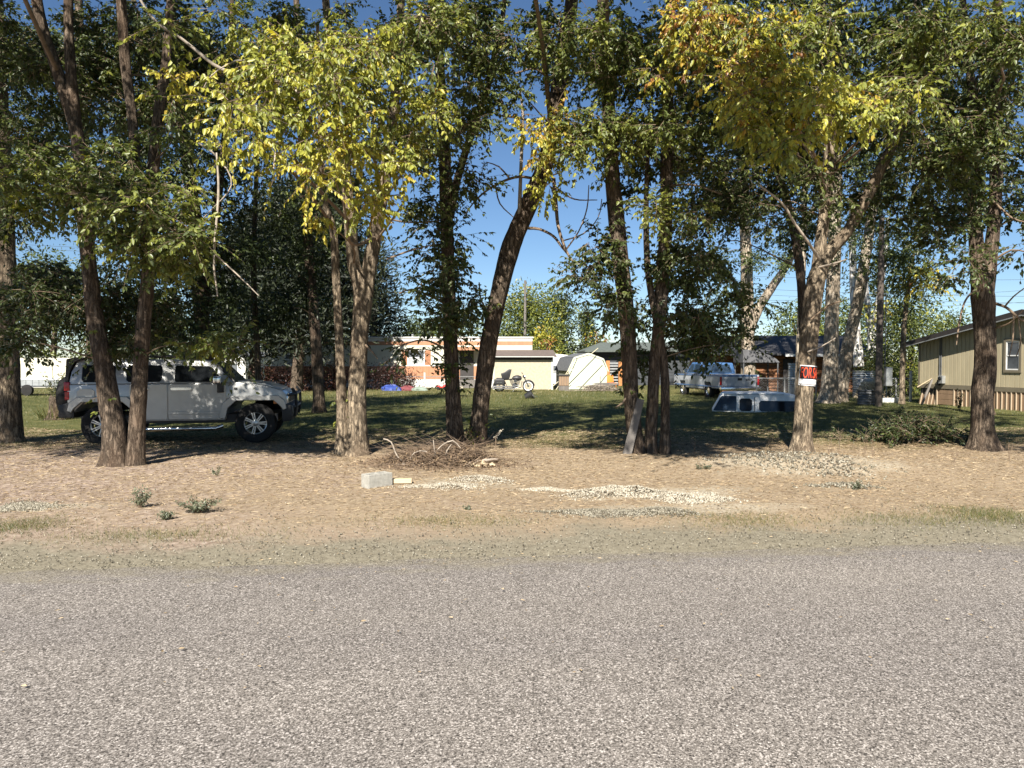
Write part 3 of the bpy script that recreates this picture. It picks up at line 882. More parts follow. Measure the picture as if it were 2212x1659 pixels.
make_tree('tree', 'cluster of three dark trunks with a grey plank leaning at its foot', 'tree', ROW, 13.0,
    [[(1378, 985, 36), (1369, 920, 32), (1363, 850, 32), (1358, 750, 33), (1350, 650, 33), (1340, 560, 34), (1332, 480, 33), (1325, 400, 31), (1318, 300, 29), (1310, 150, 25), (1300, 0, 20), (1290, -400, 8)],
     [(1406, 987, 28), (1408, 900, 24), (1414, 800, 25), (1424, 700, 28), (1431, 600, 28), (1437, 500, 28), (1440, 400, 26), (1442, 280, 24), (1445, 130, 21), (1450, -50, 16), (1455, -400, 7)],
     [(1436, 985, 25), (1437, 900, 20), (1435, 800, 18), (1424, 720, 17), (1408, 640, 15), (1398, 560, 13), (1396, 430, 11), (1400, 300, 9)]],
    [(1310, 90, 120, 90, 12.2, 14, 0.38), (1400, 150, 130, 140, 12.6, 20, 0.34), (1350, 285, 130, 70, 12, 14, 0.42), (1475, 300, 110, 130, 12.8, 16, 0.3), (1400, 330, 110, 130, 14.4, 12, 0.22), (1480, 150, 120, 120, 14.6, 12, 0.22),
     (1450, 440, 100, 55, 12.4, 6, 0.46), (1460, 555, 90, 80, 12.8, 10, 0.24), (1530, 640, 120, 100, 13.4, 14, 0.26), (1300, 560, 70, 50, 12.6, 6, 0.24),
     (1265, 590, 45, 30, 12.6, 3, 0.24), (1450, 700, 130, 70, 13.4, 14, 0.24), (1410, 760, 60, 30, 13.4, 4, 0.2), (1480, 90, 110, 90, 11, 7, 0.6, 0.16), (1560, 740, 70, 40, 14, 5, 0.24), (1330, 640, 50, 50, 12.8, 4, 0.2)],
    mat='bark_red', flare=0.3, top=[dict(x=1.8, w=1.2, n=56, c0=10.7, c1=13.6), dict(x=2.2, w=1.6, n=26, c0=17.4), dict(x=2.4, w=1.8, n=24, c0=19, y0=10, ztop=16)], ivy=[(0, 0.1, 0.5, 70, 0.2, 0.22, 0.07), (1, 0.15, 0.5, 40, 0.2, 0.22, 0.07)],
    limbs=[('twig', [(1362, 845, 5, 13), (1345, 870, 5, 12.9), (1330, 880, 3, 12.8)]), ('twig', [(1440, 400, 5, 13), (1500, 400, 4, 12.6), (1560, 420, 3, 12.4)])])

make_tree('tree', 'tree with the red for sale sign nailed to its trunk', 'tree', ROW, 13.0,
    [[(1731, 985, 44), (1734, 920, 40), (1738, 850, 37), (1743, 780, 37), (1750, 700, 38), (1758, 640, 38), (1768, 590, 37), (1790, 545, 28), (1830, 500, 24), (1870, 430, 24), (1905, 360, 22), (1940, 290, 19), (1965, 240, 16), (2000, 130, 12), (2030, -40, 8)],
     [(1764, 610, 30), (1773, 520, 25), (1785, 420, 25), (1793, 330, 26), (1790, 250, 25), (1785, 130, 20), (1775, 0, 16), (1765, -300, 8)]],
    [(1610, 130, 140, 120, 10.2, 15, 0.7, 0.14), (1560, 45, 150, 60, 10.4, 11, 0.66, 0.16), (1700, 215, 130, 80, 9.8, 17, 0.62), (1790, 232, 60, 35, 9.8, 5, 0.64),
     (1640, 255, 80, 45, 10, 5, 0.68, 0.12), (1690, 300, 55, 40, 10, 4, 0.62), (1750, 60, 60, 60, 11, 4, 0.5), (1960, 205, 80, 40, 10.2, 5, 0.5), (1890, 240, 60, 30, 10.2, 2, 0.56),
     (1850, 110, 190, 120, 12.4, 32, 0.28), (1690, 410, 120, 110, 14.4, 14, 0.2), (1580, 420, 110, 110, 14.8, 14, 0.2), (1560, 250, 110, 110, 14.6, 14, 0.22), (1700, 300, 120, 90, 15, 14, 0.2), (1860, 300, 130, 120, 15, 16, 0.2), (1560, 110, 120, 90, 14.8, 10, 0.24), (1900, 440, 70, 70, 14, 7, 0.23), (1990, 70, 80, 60, 11, 6, 0.4), (1800, 380, 60, 60, 12.2, 3, 0.34)],
    mat='bark', single=300, top=[dict(x=4.8, w=2.2, n=34, c0=16.4, y0=7.5), dict(x=5.4, w=2.6, n=60, c0=20, y0=10, ztop=17.5)], flare=0.6,
    limbs=[('twig', [(1790, 250, 10, 13), (1740, 190, 8, 11.4), (1700, 180, 7, 10.4), (1650, 170, 5, 10)]), ('twig_pale', [(1770, 560, 6, 12.9), (1745, 522, 6, 12.5), (1715, 480, 6, 12.3), (1690, 440, 5, 12.1), (1640, 400, 4, 12)]),
           ('twig_pale', [(1768, 578, 5, 12.9), (1800, 570, 5, 12.6), (1830, 560, 3, 12.4)]), ('twig', [(1938, 295, 6, 13), (1980, 280, 5, 12.5), (2010, 330, 3, 12.2)]),
           ('twig_pale', [(1945, 270, 5, 13), (1920, 220, 5, 12.5), (1925, 160, 4, 12.2), (1960, 130, 3, 12)]), ('twig', [(1752, 690, 4, 12.8), (1790, 660, 4, 12.6), (1820, 650, 3, 12.4)]),
           ('twig_pale', [(1745, 760, 4, 12.8), (1775, 748, 3, 12.6), (1805, 730, 2, 12.5)])])

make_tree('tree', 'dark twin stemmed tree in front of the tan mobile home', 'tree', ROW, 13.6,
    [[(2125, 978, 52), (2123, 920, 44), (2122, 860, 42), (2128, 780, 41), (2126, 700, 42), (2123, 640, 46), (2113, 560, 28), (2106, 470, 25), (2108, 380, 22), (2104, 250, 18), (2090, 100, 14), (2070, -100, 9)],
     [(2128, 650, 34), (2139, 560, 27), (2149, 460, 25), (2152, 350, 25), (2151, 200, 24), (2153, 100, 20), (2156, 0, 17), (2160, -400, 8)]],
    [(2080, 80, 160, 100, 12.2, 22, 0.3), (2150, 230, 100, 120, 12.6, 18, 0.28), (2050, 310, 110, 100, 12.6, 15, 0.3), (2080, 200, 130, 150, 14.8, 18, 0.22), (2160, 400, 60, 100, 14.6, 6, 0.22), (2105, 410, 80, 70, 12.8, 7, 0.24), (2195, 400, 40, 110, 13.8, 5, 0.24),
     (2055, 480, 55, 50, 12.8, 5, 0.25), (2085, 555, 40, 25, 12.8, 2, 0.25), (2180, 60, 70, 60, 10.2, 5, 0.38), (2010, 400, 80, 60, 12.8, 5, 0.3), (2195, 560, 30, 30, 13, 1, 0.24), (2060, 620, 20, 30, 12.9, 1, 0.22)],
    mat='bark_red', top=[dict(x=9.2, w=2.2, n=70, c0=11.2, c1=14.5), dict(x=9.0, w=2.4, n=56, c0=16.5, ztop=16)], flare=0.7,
    limbs=[('twig', [(2148, 655, 7, 13.6), (2175, 665, 6, 13.3), (2205, 690, 5, 13.1), (2240, 705, 4, 13)]), ('twig', [(2170, 663, 4, 13.3), (2190, 640, 3, 13.2), (2230, 610, 2, 13.1)]), ('twig', [(2190, 678, 4, 13.2), (2188, 730, 3, 13.1), (2180, 770, 2, 13)]),
           ('twig', [(2150, 560, 5, 13.6), (2185, 540, 4, 13.4), (2220, 545, 3, 13.2)]), ('twig', [(2112, 620, 5, 13.6), (2085, 650, 4, 13.3), (2072, 700, 4, 13.1), (2066, 745, 2, 13)]), ('twig', [(2145, 710, 3, 13.5), (2180, 698, 3, 13.2), (2210, 670, 2, 13)]),
           ('twig_pale', [(2165, 150, 6, 12), (2190, 105, 5, 11.5), (2230, 110, 4, 11)]), ('twig', [(2200, 690, 3, 13.1), (2205, 740, 2, 13), (2195, 770, 2, 13)]), ('twig', [(2140, 430, 5, 13.4), (2185, 470, 4, 13.2), (2215, 480, 3, 13)])])

# ------------------------------------------------------------------ trees deeper in the lot, on the right
BK = 'trees between the lawn and the log house'
make_tree('tree', 'mottled trunk with leaves clinging to it, behind the pickup', 'tree', BK, 38,
    [[(1618, 848, 32), (1616, 760, 30), (1614, 660, 27), (1612, 560, 25), (1608, 450, 22), (1600, 250, 18), (1590, 0, 12), (1585, -150, 6)],
     [(1622, 706, 20), (1640, 665, 19), (1668, 620, 18), (1695, 580, 16), (1730, 510, 13), (1770, 420, 9)]],
    [(1560, 430, 90, 130, 37, 12, 0.22), (1640, 300, 110, 130, 37, 15, 0.2), (1540, 690, 60, 60, 37, 8, 0.28), (1600, 600, 60, 60, 37, 6, 0.26), (1570, 200, 100, 120, 37, 12, 0.2)],
    mat='bark_pale', size=0.13, n=16, ivy=[(0, 0.02, 0.5, 60, 0.3, 0.3, 0.1)], top=[(1600, -80, 200, 100, 30, 14, 0.25, 0.08, 0.22)])
make_tree('tree', 'thin straight pale stem seen just left of the sign tree', 'tree', BK, 33,
    [[(1722, 868, 14), (1727, 740, 14), (1733, 600, 13), (1738, 450, 11), (1742, 250, 9)]],
    [(1720, 330, 60, 90, 33, 6, 0.2), (1690, 570, 40, 40, 33, 3, 0.25)], mat='bark_pale', size=0.13, n=12)
make_tree('tree', 'straight thick pale trunk right of the sign tree', 'tree', BK, 29.5,
    [[(1788, 872, 40), (1792, 820, 34), (1796, 720, 29), (1800, 600, 28), (1803, 500, 26), (1806, 400, 23), (1810, 200, 17), (1812, -80, 9)]],
    [(1820, 330, 110, 120, 29, 14, 0.22), (1760, 470, 60, 70, 29, 6, 0.22), (1850, 530, 70, 50, 28.5, 5, 0.26), (1800, 120, 120, 100, 29, 12, 0.22)],
    mat='bark_pale', size=0.13, n=18, top=[(1800, -80, 160, 90, 29, 12, 0.25, 0.08, 0.22)])
make_tree('tree', 'pale trunk leaning right beside the straight thick pale one', 'tree', BK, 30.5,
    [[(1811, 868, 34), (1822, 800, 28), (1838, 720, 25), (1856, 640, 24), (1870, 550, 22), (1884, 460, 20), (1904, 400, 19), (1920, 330, 17), (1945, 200, 13), (1960, 20, 8)]],
    [(1930, 250, 110, 120, 29.5, 14, 0.24), (1960, 440, 70, 70, 29, 7, 0.26), (1950, 560, 50, 50, 28, 5, 0.3), (1890, 380, 60, 50, 29, 5, 0.22), (2020, 200, 90, 100, 29, 8, 0.24)],
    mat='bark_pale', size=0.13, n=16, top=[(1960, -60, 160, 90, 29, 10, 0.25, 0.08, 0.22)])
for k, (st, lab) in enumerate([([(1855, 792, 22), (1852, 740, 18), (1846, 660, 16), (1842, 560, 15), (1840, 420, 12)], 'whitish stem behind the leaning pale trunk, leftmost of the white stems'),
                               ([(1882, 770, 13), (1878, 700, 12), (1872, 640, 11), (1866, 560, 9)], 'crooked white stem with a tuft of yellow leaves'),
                               ([(1888, 760, 14), (1892, 690, 13), (1902, 620, 12), (1912, 550, 10), (1918, 470, 7)], 'white stem leaning right beside the dark pole')]):
    make_tree('tree', lab, 'tree', 'white stemmed trees', 36 + k, [st],
        [(1862 + 22 * k, 480, 40, 40, 36, 3, 0.3)] + ([(1888, 660, 16, 8, 36, 2, 0.7)] if k == 1 else []), mat='bark_white', size=0.15, n=12)
make_tree('tree', 'small tree with a golden top right of the dark pole', 'tree', None, 29,
    [[(1948, 868, 12), (1950, 780, 11), (1955, 680, 10), (1965, 600, 8), (1975, 540, 5)]],
    [(1992, 590, 28, 30, 28.5, 5, 0.76), (1960, 540, 40, 40, 28.5, 5, 0.3), (1955, 610, 30, 40, 28.8, 4, 0.3)], mat='bark', size=0.13, n=10)

# ------------------------------------------------------------------ far trees: solid, leafy masses with a trunk
def far_tree(name, label, cat, x, ybot, ytop, w, Y, n, hue, sd=0.08, size=0.22, shape='round', mat='leaf', group=None, trunk=8):
    base = P(x, ybot, Y); base.z = 0.0
    root = thing(name, label, cat, base, 0, group)
    bs = np.array(base)
    top = P(x, ytop, Y)
    H = top.z
    W = w * px(Y)
    v, q, C, r = trunk_arrays([base, base + Vector((0.05 * W, 0, H * 0.5)), base + Vector((0, 0, H * 0.93))], [trunk * px(Y), trunk * 0.6 * px(Y), 0.02], 8, 0.06, 0.2, x, 0.5)
    np_mesh('trunk', v - bs, q, None, M['bark_red'], root, True)
    # clumps through the crown's volume
    nc = max(8, n // 60)
    t = rng.uniform({'cone': 0.26 if mat == 'needle' else 0.08, 'column': 0.06}.get(shape, 0.12), 1, nc)
    if shape == 'cone':
        wid = (1.02 - t) ** 0.8
    elif shape == 'column':
        wid = np.sin(np.clip(t, 0, 1) * np.pi) ** 0.45 * (1 - 0.25 * t)
    else:
        wid = np.sqrt(np.clip(1 - ((t - 0.5) / 0.52) ** 2, 0.02, 1))
    a = rng.uniform(0, 2 * np.pi, nc)
    rr = np.sqrt(rng.uniform(0.15, 1, nc)) * wid * W / 2 * rng.uniform(0.8, 1.15, nc)
    cc = np.stack([rr * np.cos(a), rr * np.sin(a) * 0.9, t * H], 1)
    k = rng.integers(0, nc, n)
    cs = W * 0.11 + 0.15
    off = rng.normal(size=(n, 3)) * cs * np.array([1, 1, 0.7])
    pos = cc[k] + off
    pos[:, 2] = np.maximum(pos[:, 2], 0.05)
    ax = off / np.linalg.norm(off, axis=1, keepdims=True) + 0.7 * rng.normal(size=(n, 3)) + np.array([0, 0, -0.2 if mat != 'needle' else 0.25])
    nr = rng.normal(size=(n, 3)) * 0.7 + np.array([0, -0.3, 0.7])
    ln = size * rng.uniform(0.6, 1.4, n)
    hk = np.clip(hue + sd * rng.normal(size=nc)[k] + sd * 0.6 * rng.normal(size=n), 0, 1)
    leaf_mesh('crown', pos, ax, nr, ln, ln * (0.55 if mat != 'needle' else 0.3), hk, M[mat], root, simple=Y > 30)
    return root

PG = 'dark conifers behind the silver vehicle'
far_tree('pine_tree', 'broad black green conifer left of the forked trunk', 'conifer', 640, 850, 430, 250, 41, 15000, 0.25, 0.2, 0.42, 'cone', 'needle', PG, 14)
far_tree('pine_tree', 'dark conifer filling the gap above the vehicle hood', 'conifer', 545, 850, 480, 200, 43, 11000, 0.25, 0.2, 0.42, 'cone', 'needle', PG, 12)
far_tree('pine_tree', 'dark green conifer right of the forked pale trunk', 'conifer', 800, 850, 545, 180, 54, 9000, 0.5, 0.22, 0.40, 'cone', 'needle', PG, 12)
far_tree('pine_tree', 'conifer hidden deepest between the left trunks', 'conifer', 730, 850, 380, 150, 44, 11000, 0.25, 0.2, 0.42, 'cone', 'needle', PG, 12)
far_tree('tree', 'bright green round tree behind the grey power pole', 'tree', 1142, 838, 636, 150, 60, 11000, 0.42, 0.10, 0.26)
far_tree('tree', 'small yellow bush tree beside the flat roofed shed', 'tree', 1180, 838, 705, 56, 56, 2600, 0.6, 0.12, 0.24)
far_tree('tree', 'tall narrow grey green tree right of the bright round one', 'tree', 1212, 838, 628, 56, 63, 4200, 0.16, 0.12, 0.26, 'column')
far_tree('tree', 'narrow pointed grey green tree over the barn shaped shed', 'tree', 1266, 838, 672, 46, 66, 3000, 0.18, 0.14, 0.26, 'cone')
far_tree('tree', 'rust tinged low tree behind the dark grey house', 'tree', 1292, 838, 728, 60, 64, 1500, 0.5, 0.3, 0.26)
far_tree('tree', 'leafy tree rising over the roof of the cream and rust trailer', 'tree', 985, 838, 668, 100, 57, 4200, 0.28, 0.1, 0.26)
far_tree('tree', 'far low green tree seen over the trailer roof', 'tree', 886, 838, 690, 70, 80, 2600, 0.24, 0.08, 0.34)
far_tree('tree', 'hazy low tree next to the trunk that leans', 'tree', 930, 838, 705, 60, 90, 1600, 0.26, 0.08, 0.36)
far_tree('tree', 'pale green tree behind the chimney pipe', 'tree', 1712, 838, 668, 90, 62, 3200, 0.36, 0.1, 0.28)
far_tree('tree', 'olive tree behind the pale trunks', 'tree', 1800, 838, 650, 130, 58, 4000, 0.34, 0.12, 0.28)
far_tree('tree', 'ochre bush behind the log house roof', 'tree', 1760, 838, 705, 60, 56, 1500, 0.56, 0.12, 0.26)
far_tree('tall_shrub', 'tall green shrub left of the tan mobile home', 'shrub', 1958, 872, 655, 150, 35, 9000, 0.34, 0.12, 0.15, 'column', group='green screen beside the mobile home')
far_tree('tall_shrub', 'lower green shrub showing over the mobile home eave', 'shrub', 2052, 865, 682, 90, 40, 4200, 0.36, 0.1, 0.17, 'column', group='green screen beside the mobile home')
far_tree('tall_shrub', 'reddish leaved shrub behind the dark pole', 'shrub', 1888, 850, 752, 60, 37, 1600, 0.45, 0.3, 0.15)
far_tree('tree', 'dark bushy tree behind the roof of the silver vehicle', 'tree', 395, 850, 690, 190, 39, 4500, 0.06, 0.06, 0.2)
far_tree('tree', 'green tree behind the white fence on the left', 'tree', 110, 838, 560, 220, 56, 6500, 0.26, 0.1, 0.28)
far_tree('tree', 'tree with rusty patches behind the white fence', 'tree', 330, 838, 640, 160, 60, 4200, 0.36, 0.18, 0.28)
far_tree('tree', 'deep green tree behind the white gable', 'tree', 470, 838, 600, 130, 62, 3600, 0.18, 0.1, 0.28)
far_tree('tree', 'dark tree over the log house', 'tree', 1890, 838, 560, 110, 64, 3200, 0.16, 0.1, 0.3)
far_tree('tree', 'distant tree just over the ridge of the mobile home', 'tree', 2088, 838, 700, 20, 70, 400, 0.3, 0.1, 0.3)

# ------------------------------------------------------------------ paints and building materials
M['silver'] = plain('silver_paint', (0.37, 0.37, 0.355), 0.36, 0.4, 0.10, 3, coat=0.4)
M['black_trim'] = plain('black_plastic', (0.018, 0.018, 0.018), 0.55, 0, 0.3, 8)
M['rubber'] = plain('rubber', (0.022, 0.021, 0.020), 0.85, 0, 0.35, 12, 0.3, 0.3)
M['chrome'] = plain('chrome', (0.72, 0.72, 0.72), 0.18, 1.0, 0.12, 10)
M['alloy'] = plain('alloy', (0.48, 0.48, 0.47), 0.35, 0.8, 0.2, 10)
M['glass'] = plain('dark_glass', (0.012, 0.014, 0.016), 0.08, 0, 0.2, 2, spec=0.35)
M['glass_blue'] = plain('screen_glass', (0.03, 0.05, 0.08), 0.06, 0, 0.3, 2, spec=0.5)
M['red_lamp'] = plain('red_lamp', (0.32, 0.012, 0.015), 0.2, 0, 0.2, 10)
M['amber'] = plain('amber_lamp', (0.62, 0.22, 0.05), 0.25, 0, 0.2, 10)
M['clear_lamp'] = plain('clear_lamp', (0.55, 0.55, 0.55), 0.12, 0.5, 0.3, 14)
M['white_paint'] = plain('white_paint', (0.74, 0.74, 0.72), 0.4, 0, 0.12, 4)
M['truck_white'] = plain('truck_white', (0.40, 0.42, 0.45), 0.4, 0, 0.2, 4)
M['steel'] = plain('dark_steel', (0.16, 0.16, 0.165), 0.3, 0.8, 0.3, 9)
M['blue_paint'] = plain('blue_paint', (0.06, 0.14, 0.30), 0.4, 0, 0.2, 5)
M['cream'] = plain('cream_siding', (0.55, 0.53, 0.43), 0.55, 0, 0.08, 2.5, stretch=(1, 1, 0.3))
M['rust'] = plain('rust_siding', (0.42, 0.20, 0.105), 0.6, 0, 0.18, 4, stretch=(1, 1, 0.3))
M['vinyl'] = plain('cream_vinyl', (0.62, 0.59, 0.46), 0.5, 0, 0.08, 3)
M['white_wall'] = plain('white_wall', (0.60, 0.59, 0.55), 0.55, 0, 0.10, 3)
M['stucco'] = plain('worn_cream_board', (0.44, 0.385, 0.28), 0.85, 0, 0.22, 7, 0.3)
M['brown_roof'] = plain('brown_roofing', (0.15, 0.115, 0.095), 0.9, 0, 0.3, 5, 0.4)
M['dark_roof'] = plain('dark_shingle', (0.05, 0.05, 0.055), 0.9, 0, 0.4, 6, 0.5)
M['grey_roof'] = plain('grey_shingle', (0.115, 0.12, 0.125), 0.9, 0, 0.3, 6, 0.5)
M['green_roof'] = plain('green_grey_roof', (0.10, 0.115, 0.10), 0.85, 0, 0.3, 5, 0.4)
M['barn'] = plain('pale_green_sheet', (0.56, 0.58, 0.46), 0.5, 0, 0.10, 3)
M['slate'] = plain('slate_siding', (0.045, 0.05, 0.055), 0.7, 0, 0.3, 4)
M['log'] = plain('stained_log', (0.26, 0.115, 0.05), 0.6, 0, 0.35, 6, 0.3, stretch=(0.3, 1, 1))
M['orange_wood'] = plain('orange_wood', (0.46, 0.19, 0.06), 0.6, 0, 0.25, 6)
M['tan'] = plain('tan_siding', (0.43, 0.37, 0.24), 0.7, 0, 0.12, 3, 0.15, stretch=(1, 1, 0.25))
M['tan_trim'] = plain('olive_trim', (0.17, 0.145, 0.10), 0.6, 0, 0.15, 5)
M['skirt'] = plain('brown_skirting', (0.25, 0.165, 0.10), 0.7, 0, 0.18, 5, stretch=(1, 1, 0.4))
M['skirt_rib'] = plain('pale_rib', (0.46, 0.36, 0.25), 0.7, 0, 0.12, 5)
M['fascia'] = plain('dark_fascia', (0.035, 0.03, 0.028), 0.6, 0, 0.3, 5)
M['galv'] = plain('galvanised', (0.46, 0.47, 0.46), 0.42, 0.6, 0.25, 5)
M['galv_dark'] = plain('weathered_tank', (0.12, 0.125, 0.13), 0.6, 0.3, 0.35, 5)
M['wire'] = plain('fence_wire', (0.36, 0.36, 0.35), 0.5, 0.6, 0.2, 9)
M['pole'] = plain('pole_wood', (0.10, 0.08, 0.065), 0.9, 0, 0.4, 5, 0.5, stretch=(1, 1, 0.1))
M['plank'] = plain('grey_plank', (0.15, 0.135, 0.12), 0.9, 0, 0.3, 6, 0.4, stretch=(1, 1, 0.15))
M['raw_wood'] = plain('raw_wood', (0.55, 0.44, 0.28), 0.8, 0, 0.2, 7, 0.2, stretch=(0.2, 1, 1))
M['pale_pole'] = plain('pale_pole', (0.62, 0.56, 0.38), 0.7, 0, 0.15, 7)
M['concrete'] = plain('concrete_block', (0.36, 0.345, 0.30), 0.95, 0, 0.28, 18, 0.8)
M['tarp'] = plain('blue_tarp', (0.03, 0.06, 0.25), 0.5, 0, 0.3, 4, 0.5)
M['tarp_red'] = plain('red_cloth', (0.17, 0.04, 0.045), 0.8, 0, 0.3, 4)
M['tarp_green'] = plain('faded_cloth', (0.22, 0.27, 0.22), 0.8, 0, 0.3, 4)
M['red_toy'] = plain('red_plastic', (0.52, 0.03, 0.03), 0.35, 0, 0.15, 5)
M['orange'] = plain('orange_plastic', (0.75, 0.25, 0.05), 0.5, 0, 0.15, 5)
M['sign_white'] = plain('sign_white', (0.78, 0.78, 0.78), 0.4, 0, 0.10, 9)
M['sign_black'] = plain('sign_black', (0.025, 0.012, 0.012), 0.4, 0, 0.2, 9)
M['sign_red'] = plain('sign_red', (0.72, 0.075, 0.025), 0.45, 0, 0.2, 14)
M['leather'] = plain('black_leather', (0.025, 0.024, 0.026), 0.45, 0, 0.3, 9)
M['window'] = plain('pane', (0.10, 0.11, 0.12), 0.08, 0, 0.5, 2, spec=0.8)
M['canvas'] = plain('grey_canvas', (0.11, 0.11, 0.115), 0.8, 0, 0.25, 3)
M['curtain'] = plain('blind', (0.36, 0.37, 0.36), 0.7, 0, 0.25, 3)

def rep(name, me, parent, locs, rots=None):
    for i, l in enumerate(locs):
        o = link(bpy.data.objects.new(name, me))
        o.parent = parent
        o.location = l
        if rots: o.rotation_euler = rots[i]

def mesh_of(mb, name, mat, **k):
    o = mb.build(name, mat, None, **k)
    me = o.data
    bpy.data.objects.remove(o)
    return me

# ------------------------------------------------------------------ silver sport utility vehicle
def build_suv():
    o = P(552, 958, 15.0)
    root = thing('parked_vehicle', 'silver boxy sport utility vehicle with black spare tyre on its tail', 'car', (o.x, 15.0, gz(o.x, 15.0)), R(12))
    W = 1.9
    tum = lambda z: 0.04 + max(0.0, z - 1.2) * 0.26
    lower = [(-3.40, 0.55), (-3.47, 0.85), (-3.47, 1.2), (-0.42, 1.22), (-0.34, 1.235), (0.2, 1.16), (0.53, 1.06), (0.605, 0.98), (0.63, 0.72), (0.62, 0.56), (0.545, 0.56), (0.51, 0.70), (0.37, 0.86), (-0.37, 0.86), (-0.54, 0.70), (-0.58, 0.47),
             (-2.27, 0.47), (-2.31, 0.68), (-2.48, 0.85), (-3.18, 0.86), (-3.34, 0.70), (-3.37, 0.55)]
    MB().prism(lower, 0, W, tum).build('body', M['silver'], root, True, 0.022, 2)
    upper = [(-3.45, 1.202), (-3.42, 1.45), (-3.33, 1.66), (-3.18, 1.715), (-1.0, 1.685), (-0.82, 1.64), (-0.42, 1.222)]
    cab = MB().prism(upper, 0.005, W - 0.005, tum).build('cabin', M['silver'], root, True, 0.035, 3)
    def sheet(outline, name, mat, out, thick=0.02, par=root, both=True, bev=0.004):
        r = None
        for s in ((0, 1) if both else (0,)):
            f = MB()
            n = len(outline)
            vs = []
            for k in (-out, thick):
                for (x, z) in outline:
                    y = tum(z) + k
                    vs.append((x, y if s == 0 else W - y, z))
            f.add(vs, [tuple(range(n)), tuple(range(2 * n - 1, n - 1, -1))] + [(i, (i + 1) % n, (i + 1) % n + n, i + n) for i in range(n)])
            q = f.build(name, mat, par, False, bev, 1)
            r = r or q
        return r
    def rr(x0, x1, z0, z1, c=0.04, sl=0.0):
        return [(x0 + c, z0), (x1 - c, z0), (x1, z0 + c), (x1 - sl, z1 - c), (x1 - sl - c, z1), (x0 + c, z1), (x0, z1 - c), (x0, z0 + c)]
    # doors with their glass and handles
    d1 = sheet(rr(-1.645, -0.56, 0.50, 1.195, 0.02), 'door', M['silver'], 0.012)
    h1 = sheet(rr(-1.60, -1.20, 1.08, 1.14, 0.02), 'handle', M['chrome'], 0.045, par=d1, both=False)
    d2 = sheet([(-2.19, 0.72), (-2.14, 0.50), (-1.665, 0.50), (-1.665, 1.195), (-2.36, 1.195), (-2.36, 0.92)], 'door', M['silver'], 0.012)
    sheet(rr(-2.30, -2.0, 1.08, 1.14, 0.02), 'handle', M['chrome'], 0.045, par=d2, both=False)
    sheet(rr(-1.66, -0.56, 0.60, 0.655, 0.02), 'side_moulding', M['silver'], 0.035)
    g1 = sheet([(-1.50, 1.245), (-0.66, 1.245), (-0.63, 1.28), (-0.83, 1.53), (-0.88, 1.56), (-1.50, 1.575), (-1.53, 1.54), (-1.53, 1.28)], 'window', M['glass'], 0.007)
    sheet(rr(-2.42, -1.77, 1.25, 1.58), 'window', M['glass'], 0.007)
    sheet(rr(-3.22, -2.62, 1.25, 1.58), 'window', M['glass'], 0.007)
    # windscreen
    ws = MB()
    a, b = (-0.405, 1.235), (-0.80, 1.625)
    for k, (x, z) in enumerate((a, b)):
        pass
    ya, yb = 0.12, 0.19
    ws.add([(a[0] + 0.006, ya, a[1] + 0.006), (a[0] + 0.006, W - ya, a[1] + 0.006), (b[0] + 0.012, W - yb, b[1]), (b[0] + 0.012, yb, b[1]),
            (a[0] - 0.02, ya, a[1]), (a[0] - 0.02, W - ya, a[1]), (b[0] - 0.02, W - yb, b[1] - 0.01), (b[0] - 0.02, yb, b[1] - 0.01)],
           [(0, 1, 2, 3), (7, 6, 5, 4), (0, 4, 5, 1), (1, 5, 6, 2), (2, 6, 7, 3), (3, 7, 4, 0)])
    ws.build('windscreen', M['glass_blue'], root)
    MB().add([(-0.42, 0.05, 1.25), (-0.385, 0.05, 1.25), (-0.79, 0.155, 1.66), (-0.83, 0.155, 1.66)], [(0, 1, 2, 3)]).build('pillar', M['black_trim'], root)
    hd = MB().prism([(-0.36, 1.225), (0.18, 1.165), (0.50, 1.068), (0.50, 1.09), (0.18, 1.20), (-0.36, 1.262)], 0.22, W - 0.22).build('hood', M['silver'], root, True, 0.015, 2)
    MB().box((-0.05, 0.42, 1.232), (0.3, 0.12, 0.02), Matrix.Rotation(R(6.5), 3, 'Y')).build('vent', M['black_trim'], hd, False, 0.004, 1)
    # wheel arch flares
    for xw in (0.0, -2.84):
        for yy in (0.0, W - 0.05):
            f = MB()
            pr_o = [(-0.70, 0.52), (-0.62, 0.82), (-0.45, 0.965), (0.45, 0.965), (0.58, 0.86), (0.62, 0.70)]
            pr_i = [(-0.57, 0.50), (-0.52, 0.72), (-0.36, 0.865), (0.36, 0.865), (0.50, 0.74), (0.545, 0.66)]
            vs, fs = [], []
            for k in range(6):
                for (q, y) in ((pr_o[k], yy), (pr_o[k], yy + 0.05), (pr_i[k], yy + 0.05), (pr_i[k], yy)):
                    vs.append((xw + (q[0] if xw > -1 else -q[0]), y - (0.035 if yy == 0 else -0.035), q[1]))
            for k in range(5):
                for j in range(4):
                    fs.append((k * 4 + j, k * 4 + (j + 1) % 4, k * 4 + 4 + (j + 1) % 4, k * 4 + 4 + j))
            fs += [(0, 1, 2, 3), (23, 22, 21, 20)]
            f.add(vs, fs)
            f.build('arch_flare', M['silver'], root, True, 0.01, 1)
    # dark wheel wells and underside
    MB().box((-1.42, W / 2, 0.50), (3.7, W - 0.3, 0.16)).build('chassis', M['black_trim'], root)
